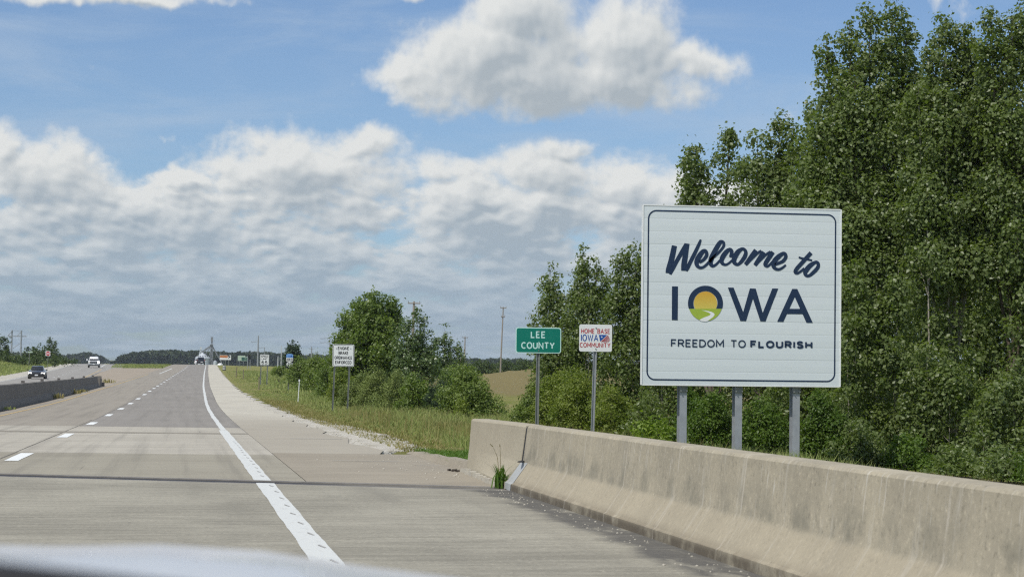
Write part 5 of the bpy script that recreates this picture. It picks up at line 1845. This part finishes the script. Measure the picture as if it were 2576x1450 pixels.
# ------------------------------------------------------------------ grass
m_blade, B, out = new_mat('grass_blade')
geo = B.n('ShaderNodeNewGeometry')
rnd = geo.outputs['Random Per Island']
n = B.noise(geo.outputs['Position'], 0.35, 4, 0.65)
c = B.mix(rnd, (0.215, 0.290, 0.066), (0.335, 0.370, 0.130))
c = B.mix(B.smooth(n, 0.48, 0.72, 0, 0.7), c, B.mix(rnd, (0.38, 0.33, 0.155), (0.29, 0.28, 0.10)))
pb_ = pbsdf(B, c, 0.6, 0.3)
tr = B.n('ShaderNodeBsdfTranslucent')
B.link(c, tr.inputs[0])
mx = B.n('ShaderNodeMixShader')
mx.inputs[0].default_value = .3
B.link(pb_.outputs[0], mx.inputs[1])
B.link(tr.outputs[0], mx.inputs[2])
B.link(mx.outputs[0], out.inputs[0])
m_lush = foliage('lush_grass_blade', (0.085, 0.170, 0.022), (0.150, 0.240, 0.040), (0.070, 0.140, 0.018), 0.5, 0.4, 0.3)
m_dry = foliage('dry_seed_grass', (0.30, 0.25, 0.115), (0.20, 0.20, 0.065), (0.35, 0.29, 0.15), 0.7, 0.2, 0.25)


def blades(name, X, Y, h, w, m, lean=0.55, kind='stuff', zoff=0.0):
    n = len(X)
    Z = ground(X, Y) - 0.02 + zoff
    an = RN.random(n) * 6.283
    ln = np.abs(RN.normal(0, lean, n)) * h
    dx, dy = np.cos(an) * ln, np.sin(an) * ln
    pa_ = RN.random(n) * 6.283
    wx, wy = np.cos(pa_) * w * .5, np.sin(pa_) * w * .5
    b0 = np.stack([X - wx, Y - wy, Z], 1)
    b1 = np.stack([X + wx, Y + wy, Z], 1)
    mid0 = np.stack([X + dx * .3 - wx * .8, Y + dy * .3 - wy * .8, Z + h * .6], 1)
    mid1 = np.stack([X + dx * .3 + wx * .8, Y + dy * .3 + wy * .8, Z + h * .6], 1)
    tip = np.stack([X + dx, Y + dy, Z + h * .98], 1)
    V = np.stack([b0, b1, mid1, mid0, tip], 1).reshape(-1, 3)
    i = np.arange(n) * 5
    F = np.concatenate([np.stack([i, i + 1, i + 2], 1), np.stack([i, i + 2, i + 3], 1), np.stack([i + 3, i + 2, i + 4], 1)])
    return np_mesh(name, V, F, m, kind=kind)


def verge_scatter(n, y0, y1, t0, t1, p=1.0):
    Y = y0 + (y1 - y0) * RN.random(n) ** p
    T = t0 + (t1 - t0) * RN.random(n)
    return T + off(Y), Y


def clump(X, Y):
    return 0.5 + 0.5 * np.sin(X * 1.9 + 1.3 * np.sin(Y * .7)) * np.sin(Y * 1.1 + .8 * np.sin(X * 1.3))


# near bank beside the end block
X, Y = verge_scatter(26000, 27.2, 60, 4.1, 11, 1.3)
ok = (X - off(Y) > 4.05 + .42 * np.exp(-((Y - 48) / 16) ** 2) - .25)
X, Y = X[ok], Y[ok]
h = (0.05 + .20 * sstep(X - off(Y), 4.5, 8.0)) * (.6 + .7 * clump(X, Y)) * (1 + RN.normal(0, .2, len(X))).clip(.5, 1.6)
blades('grass', X, Y, h, .016, m_blade)
X, Y = verge_scatter(5200, 28.2, 35, 4.02, 5.6)
blades('lush_grass', X, Y, .10 + .12 * RN.random(len(X)), .022, m_lush, .7)
X, Y = verge_scatter(42000, 58, 130, 4.0, 14, 1.25)
tt = X - off(Y)
h = (0.05 + .28 * sstep(tt, 4.6, 8.5)) * (.55 + .8 * clump(X, Y)) * (1 + RN.normal(0, .2, len(X))).clip(.5, 1.6)
blades('grass', X, Y, h, .030, m_blade)
X, Y = verge_scatter(22000, 125, 330, 4.1, 20, 1.3)
tt = X - off(Y)
h = (0.06 + .30 * sstep(tt, 4.6, 9.5)) * (.5 + .8 * clump(X, Y))
blades('grass', X, Y, h, .075, m_blade)
# short dry thatch beside the loose rock
X, Y = verge_scatter(14000, 34.5, 110, 3.95, 6.0, 1.2)
k = RN.random(len(X)) < .35 + .65 * np.exp(-(X - off(Y) - 4.3) ** 2 / .6)
X, Y = X[k], Y[k]
blades('dry_grass', X, Y, .06 + .09 * RN.random(len(X)), .022, m_dry, .8)
# seed heads of dry grass before the shrubs
X, Y = verge_scatter(7000, 33, 78, 5.6, 10.5, 1.1)
k = RN.random(len(X)) < (clump(X * .6, Y * .5) ** 1.5)
X, Y = X[k], Y[k]
blades('dry_grass', X, Y, .30 + .28 * RN.random(len(X)), .012, m_dry, .22)
# strip of weeds behind the barrier, seen over its top
Y = RN.uniform(22, 40, 9000)
X = RN.uniform(5.2, 11, 9000)
blades('grass', X, Y, .18 + .25 * RN.random(9000), .018, m_blade, .4)
# bank of the far carriageway and grass strip between the roads
Y = RN.uniform(140, 470, 30000)
X = lx(Y) - 6.3 - 30 * RN.random(30000) ** 1.2
blades('grass', X, Y, (.25 + .35 * RN.random(30000)), .11, m_blade, .5)
Y = RN.uniform(358, 470, 5000)
kk = RN.random(5000)
X = (lx(Y) + 4.6) * (1 - kk) + (off(Y) - 6.8) * kk
blades('grass', X, Y, (.15 + .25 * RN.random(5000)), .12, m_blade, .5)


def tuft(label, name, x, y, n, h, w, m, spread=.05, zs=None, cat='weed', group=None):
    z = float(zr(y)) if zs is None else zs
    t = thing(name, label, cat, (x, y, z), 0, group)
    mb = MB()
    for i in range(n):
        a = RN.random() * 6.283
        hh_ = h * RN.uniform(.5, 1.05)
        l = hh_ * RN.uniform(.15, .6)
        x0_, y0_ = x + RN.normal(0, spread), y + RN.normal(0, spread)
        px_, py_ = math.cos(a + 1.57) * w / 2, math.sin(a + 1.57) * w / 2
        rows = []
        for s in (0, .4, .75, 1):
            ww = (1, .95, .6, .08)[int(s * 3 + .5)]
            cx_, cy_, cz_ = x0_ + math.cos(a) * l * s * s, y0_ + math.sin(a) * l * s * s, z + hh_ * s * (1 - .25 * s)
            rows.append([(cx_ - px_ * ww, cy_ - py_ * ww, cz_), (cx_ + px_ * ww, cy_ + py_ * ww, cz_)])
        mb.grid(rows)
    mb.build('foliage', m, t)
    sb = MB()
    for i in range(max(2, n // 14)):
        a = RN.random() * 6.283
        l = h * .3
        sb.tube([(x, y, z), (x + math.cos(a) * l * .4, y + math.sin(a) * l * .4, z + h * .9), (x + math.cos(a) * l, y + math.sin(a) * l, z + h * 1.25)], [.004, .003, .0015], 4)
        sb.tube([(x + math.cos(a) * l, y + math.sin(a) * l, z + h * 1.22), (x + math.cos(a) * l * 1.3, y + math.sin(a) * l * 1.3, z + h * 1.30)], [.006, .003], 5)
    sb.build('seed_stalk', m_dry, t)
    return t


tuft('tall green weed growing at the barrier joint', 'weed_plant', 3.69, YB + .22, 34, .40, .022, m_lush, .04)
GW = 'weeds along the median barrier'
for (u, D, h, lab) in ((168, 104, .38, 'yellowish weed clump at the middle foot of the median barrier'), (203, 118, .40, 'pale weed clump nearer the broken end of the median barrier'),
                       (212, 124, .25, 'low weed strip close to the broken barrier end'), (27, 77, .16, 'tiny weed at the left foot of the median barrier')):
    y = at(u, 980, D).y
    tuft(lab, 'weed_plant', medx(y) + .22, y, 40, h, .05, m_dry if D > 80 else m_blade, .16, group=GW)
tuft('dry weed clump standing on the median pavement beyond the barrier end', 'weed_plant', foot(273, 172).x, foot(273, 172).y, 40, .55, .06, m_dry, .3, zs=float(zr(170)) - .05)

print('leaf total', NL, 'tris', sum(len(o.data.polygons) for o in SC.objects if o.type == 'MESH'))

# ------------------------------------------------------------------ vehicles
def car_paint(name, col, rough=0.25, metal=0.0):
    return plain(name, col, rough, 0.03, 2, 0.5, metal, 1.0)


m_carblack = car_paint('black_car_paint', (0.012, 0.013, 0.015))
m_carwhite = car_paint('white_car_paint', (0.80, 0.81, 0.82))
m_carsilver = plain('silver_car_paint', (0.60, 0.61, 0.62), 0.35, 0.04, 3, 0.5, 0.0, 0.3)
m_glass = plain('dark_car_glass', (0.010, 0.012, 0.014), 0.06, 0.0, 2, 0.8)
m_tyre = plain('tyre_rubber', (0.018, 0.018, 0.018), 0.85, 0.2, 12)
m_rim = plain('wheel_metal', (0.45, 0.46, 0.47), 0.3, 0.1, 6, 0.5, 0.8)
m_trim = plain('black_trim', (0.018, 0.018, 0.020), 0.5, 0.1, 8)
m_chrome = plain('chrome', (0.62, 0.63, 0.64), 0.15, 0.05, 6, 0.5, 0.9)
m_lamp = emit('lit_headlamp', (1.0, 0.97, 0.90), 7.0)
m_lampoff = plain('headlamp_glass', (0.62, 0.60, 0.55), 0.15, 0.05)
m_tail = plain('tail_lamp_red', (0.28, 0.012, 0.012), 0.25, 0.05)


def body_ring(y, w, zb, zt, tuck=.9, rnd=.12):
    """Cross-section of a car body at length y: sills tucked in, shoulders rounded."""
    h = zt - zb
    half = [(w * tuck * .55, zb), (w * tuck, zb + .02), (w * .985, zb + h * .28), (w, zb + h * .55), (w * .97, zt - h * rnd), (w * .90, zt - .015), (w * .5, zt + .012)]
    return [(x, y, z) for x, z in half] + [(-x, y, z) for x, z in reversed(half)]


def wheel(parent, x, y, r, w, side):
    tb = MB()
    pr = [(r * .62, -w / 2), (r * .93, -w / 2), (r, -w * .32), (r, w * .32), (r * .93, w / 2), (r * .62, w / 2)]
    tb.loft([[(x + dx, y + rr_ * math.cos(k * math.pi / 9), r + rr_ * math.sin(k * math.pi / 9)) for k in range(18)] for rr_, dx in pr])
    wt_ = tb.build('wheel', m_tyre, parent, local=True, smooth=False)
    rm = MB()
    xx = x + side * w * .42
    rm.loft([[(xx + dx * side, y + rr_ * math.cos(k * math.pi / 9), r + rr_ * math.sin(k * math.pi / 9)) for k in range(18)] for rr_, dx in ((r * .62, .0), (r * .58, .03), (r * .18, .0), (r * .1, .035))])
    rm.build('rim', m_rim, wt_, local=True)


def quad(pts, m, name, parent, nudge=0.0):
    return MB().add(pts, [tuple(range(len(pts)))]).build(name, m, parent, local=True)


# black sedan coming towards the camera (its nose is at -y)
def place_car(u, D, ycorr=0.0):
    return at(u, 930, D)


p = place_car(96, 218)
sx = float(lx(p.y)) - 1.30
t = thing('sedan_car', 'black sedan with lit headlights driving towards the camera on the far carriageway', 'car', (sx, p.y, float(zl(p.y))), R(1.0))
st = [(-2.36, .70, .30, .60), (-2.26, .84, .20, .70), (-1.9, .90, .18, .80), (-1.2, .91, .18, .90), (-.8, .92, .18, .94), (.5, .92, .18, .97), (1.6, .91, .2, .98), (2.15, .86, .24, .95), (2.35, .76, .34, .86)]
MB().loft([body_ring(*s) for s in st]).build('body', m_carblack, t, local=True, smooth=True)
cab = [(-.95, .74, .90, .93), (-.25, .66, .92, 1.33), (.15, .62, .92, 1.41), (.8, .62, .92, 1.41), (1.4, .66, .93, 1.28), (2.0, .70, .94, .97)]
MB().loft([[(w, y, zb), (w * 1.06, y, zb + .02), (w * .92, y, zt - .03), (w * .75, y, zt), (-w * .75, y, zt), (-w * .92, y, zt - .03), (-w * 1.06, y, zb + .02), (-w, y, zb)] for y, w, zb, zt in cab]).build('cabin', m_carblack, t, local=True, smooth=True)
quad([(-.70, -.93, .955), (.70, -.93, .955), (.58, -.27, 1.335), (-.58, -.27, 1.335)], m_glass, 'windshield', t)
for s in (-1, 1):
    hl = MB().box((s * .66, -2.235, .625), (.34, .16, .12), s * .25)
    hl.build('headlight', m_lamp, t, local=True)
    MB().box((s * 1.0, -.72, .98), (.20, .10, .13)).build('side_mirror', m_carblack, t, local=True)
    MB().box((s * .62, -2.31, .36), (.26, .06, .12)).build('fog_lamp_recess', m_trim, t, local=True)
    for y in (-1.42, 1.38):
        wheel(t, s * .83, y, .33, .22, s)
MB().box((0, -2.36, .47), (.80, .05, .22)).build('grille', m_trim, t, local=True)
MB().box((0, -2.385, .42), (.34, .015, .13)).build('license_plate', m_signwhite, t, local=True)

# white pickup further off
p = place_car(236, 352)
px_ = at(236, 925.5, 352).x
t = thing('pickup_truck', 'white pickup truck with dark chrome grille driving towards the camera behind the sedan', 'truck', (px_, p.y, float(zl(p.y))), R(2.0))
st = [(-2.85, .90, .50, 1.10), (-2.75, .97, .42, 1.20), (-2.2, 1.0, .40, 1.24), (-1.3, 1.01, .40, 1.28), (.9, 1.01, .40, 1.30), (1.0, 1.01, .42, 1.34), (2.85, 1.0, .45, 1.34), (2.95, .96, .5, 1.30)]
MB().loft([body_ring(*s, .92, .08) for s in st]).build('body', m_carwhite, t, local=True, smooth=True)
cab = [(-1.35, .86, 1.24, 1.27), (-.75, .78, 1.26, 1.86), (-.4, .76, 1.26, 1.95), (.6, .76, 1.26, 1.95), (.95, .80, 1.26, 1.80), (1.0, .84, 1.26, 1.30)]
MB().loft([[(w, y, zb), (w * 1.05, y, zb + .02), (w * .96, y, zt - .05), (w * .84, y, zt), (-w * .84, y, zt), (-w * .96, y, zt - .05), (-w * 1.05, y, zb + .02), (-w, y, zb)] for y, w, zb, zt in cab]).build('cabin', m_carwhite, t, local=True, smooth=True)
quad([(-.80, -1.34, 1.29), (.80, -1.34, 1.29), (.70, -.78, 1.82), (-.70, -.78, 1.82)], m_glass, 'windshield', t)
gr = MB().box((0, -2.86, .95), (1.22, .08, .44)).build('grille', m_trim, t, local=True)
for z in (.86, 1.0, 1.10):
    MB().box((0, -2.905, z), (1.05, .02, .045)).build('grille_bar', m_chrome, gr, local=True)
for s in (-1, 1):
    MB().box((s * .79, -2.82, .98), (.30, .14, .30)).build('headlight', m_lamp if s > 0 else m_lampoff, t, local=True)
    MB().box((s * 1.20, -1.02, 1.38), (.20, .10, .30)).build('side_mirror', m_carwhite if s < 0 else m_trim, t, local=True)
    for y in (-1.85, 1.95):
        wheel(t, s * .88, y, .40, .26, s)
MB().box((0, -2.93, .62), (1.86, .16, .20)).build('bumper', m_chrome, t, local=True)
MB().box((0, -2.90, .44), (1.70, .10, .16)).build('air_dam', m_trim, t, local=True)
MB().box((0, -3.02, .63), (.32, .015, .15)).build('license_plate', m_signwhite, t, local=True)

# dark sport utility seen from behind at the crest
p = at(504.5, 916, 468)
t = thing('suv_car', 'black sport utility seen from behind on the crest of the near road', 'car', (p.x, p.y, float(zr(p.y))))
st = [(-2.3, .84, .42, .98), (-2.22, .93, .34, 1.04), (-1.0, .95, .3, 1.06), (1.2, .95, .3, 1.06), (2.1, .92, .34, .98), (2.35, .80, .44, .86)]
MB().loft([body_ring(*s) for s in st]).build('body', m_carblack, t, local=True, smooth=True)
cab = [(-2.22, .82, 1.0, 1.05), (-2.0, .74, 1.0, 1.68), (-1.4, .72, 1.0, 1.77), (.3, .72, 1.0, 1.76), (1.2, .80, 1.0, 1.06)]
MB().loft([[(w, y, zb), (w * 1.08, y, zb + .02), (w * .98, y, zt - .05), (w * .84, y, zt), (-w * .84, y, zt), (-w * .98, y, zt - .05), (-w * 1.08, y, zb + .02), (-w, y, zb)] for y, w, zb, zt in cab]).build('cabin', m_carblack, t, local=True, smooth=True)
quad([(-.72, -2.235, 1.12), (.72, -2.235, 1.12), (.62, -2.05, 1.60), (-.62, -2.05, 1.60)], m_glass, 'rear_window', t)
for s in (-1, 1):
    MB().box((s * .84, -2.24, .98), (.14, .10, .36)).build('tail_light', m_tail, t, local=True)
    MB().box((s * 1.04, .75, 1.12), (.18, .10, .16)).build('side_mirror', m_trim, t, local=True)
    for y in (-1.4, 1.45):
        wheel(t, s * .85, y, .37, .24, s)
MB().box((0.22, -2.345, .62), (.46, .02, .20)).build('license_plate', m_signwhite, t, local=True)
MB().box((0, -2.33, .48), (1.7, .10, .16)).build('bumper', m_trim, t, local=True)

# white car in the next lane, just ahead of it
q_ = at(497.5, 915, 500)
t = thing('white_car', 'white car partly hidden left of the black sport utility on the crest', 'car', (q_.x, q_.y, float(zr(q_.y))))
MB().loft([body_ring(*s) for s in ((-2.2, .80, .4, .92), (-2.1, .89, .3, 1.0), (1.2, .9, .3, 1.0), (2.2, .78, .4, .85))]).build('body', m_carwhite, t, local=True, smooth=True)
MB().loft([[(w, y, zb), (w * .9, y, zt), (-w * .9, y, zt), (-w, y, zb)] for y, w, zb, zt in ((-2.1, .82, .98, 1.02), (-1.9, .74, .98, 1.55), (.2, .72, .98, 1.6), (1.1, .8, .98, 1.02))]).build('cabin', m_carwhite, t, local=True)
quad([(-.68, -2.09, 1.12), (.68, -2.09, 1.12), (.62, -1.935, 1.48), (-.62, -1.935, 1.48)], m_glass, 'rear_window', t)
for s in (-1, 1):
    MB().box((s * .78, -2.19, .88), (.16, .06, .2)).build('tail_light', m_tail, t, local=True)
    for y in (-1.35, 1.4):
        wheel(t, s * .8, y, .33, .22, s)

# ------------------------------------------------------------------ nose of the car the picture is taken from
# local frame: the passenger sits at the camera; the bonnet runs forward along the road (+y)
HY = 0.0
t = thing('silver_car', 'pale silver car bonnet across the bottom left corner of the view', 'car', (-0.42, 0.9, float(zr(0.9))))
bon = MB()
rows = []
for y in np.linspace(0.10, 1.25, 9):
    s = (y - .10) / 1.15
    row = []
    for x in np.linspace(-.80, .80, 17):
        k = abs(x) / .80
        z = 1.04 + HOOD_Z - .06 * s ** 2.2 - .048 * k ** 3.0 - .008 * k
        z += .012 * math.exp(-((abs(x) - .45) / .06) ** 2)
        row.append((x, y, z))
    rows.append(row)
bon.grid(rows)
front = [(x, y + .06, z - .10) for x, y, z in rows[-1]]
bon.grid([rows[-1], [(x, y + .03, z - .03) for x, y, z in rows[-1]], front])
bon.build('bonnet', m_carsilver, t, local=True, smooth=True)
fr = MB()
fr.grid([[(x, y + .012, z - .006) for x, y, z in front], [(x * .99, 1.36, .62) for x, y, z in front], [(x * .97, 1.38, .36) for x, y, z in front], [(x * .93, 1.28, .22) for x, y, z in front]])
fr.build('front_bumper', m_carsilver, t, local=True, smooth=True)
for s in (-1, 1):
    fd = MB()
    fd.grid([[(s * .803, y, rows[i][0 if s < 0 else -1][2] - .004), (s * .90, y, rows[i][0][2] - .06), (s * .915, y, .80), (s * .905, y, .62)] for i, y in enumerate(np.linspace(0.10, 1.25, 9))])
    fd.build('front_wing', m_carsilver, t, local=True, smooth=True)
    wheel(t, s * .80, .62, .32, .22, s)
    MB().box((s * .66, 1.335, .74), (.30, .10, .14)).build('headlight', m_lampoff, t, local=True)
cw = MB()
cw.grid([[(x, y, z) for x in np.linspace(-.84, .84, 9)] for y, z in ((.098, 1.00 + HOOD_Z), (.06, 1.035 + HOOD_Z), (-.10, 1.03 + HOOD_Z), (-.30, .98 + HOOD_Z))])
cw.build('cowl_panel', m_trim, t, local=True)
wp = MB()
wp.tube([(-.62, -.02, 1.070 + HOOD_Z), (-.10, .0, 1.074 + HOOD_Z), (.28, .02, 1.077 + HOOD_Z), (.60, .04, 1.040 + HOOD_Z)], [.016, .018, .018, .012], 6)
wp.tube([(-.30, -.10, 1.045 + HOOD_Z), (-.16, -.02, 1.068 + HOOD_Z)], [.012, .010], 6)
wp.build('wiper_blade', m_trim, t, local=True)

# ------------------------------------------------------------------ haze in the air
HAZE = 0.00011
if HAZE:
    hz = MB().box((100, 1900, 20), (2600, 4400, 84)).build('haze', None, kind='stuff')
    m, B, out = new_mat('air_haze')
    v = B.n('ShaderNodeVolumePrincipled')
    v.inputs['Color'].default_value = (0.80, 0.88, 0.97, 1)
    v.inputs['Density'].default_value = HAZE
    v.inputs['Anisotropy'].default_value = 0.2
    B.link(v.outputs[0], out.inputs['Volume'])
    hz.data.materials.append(m)
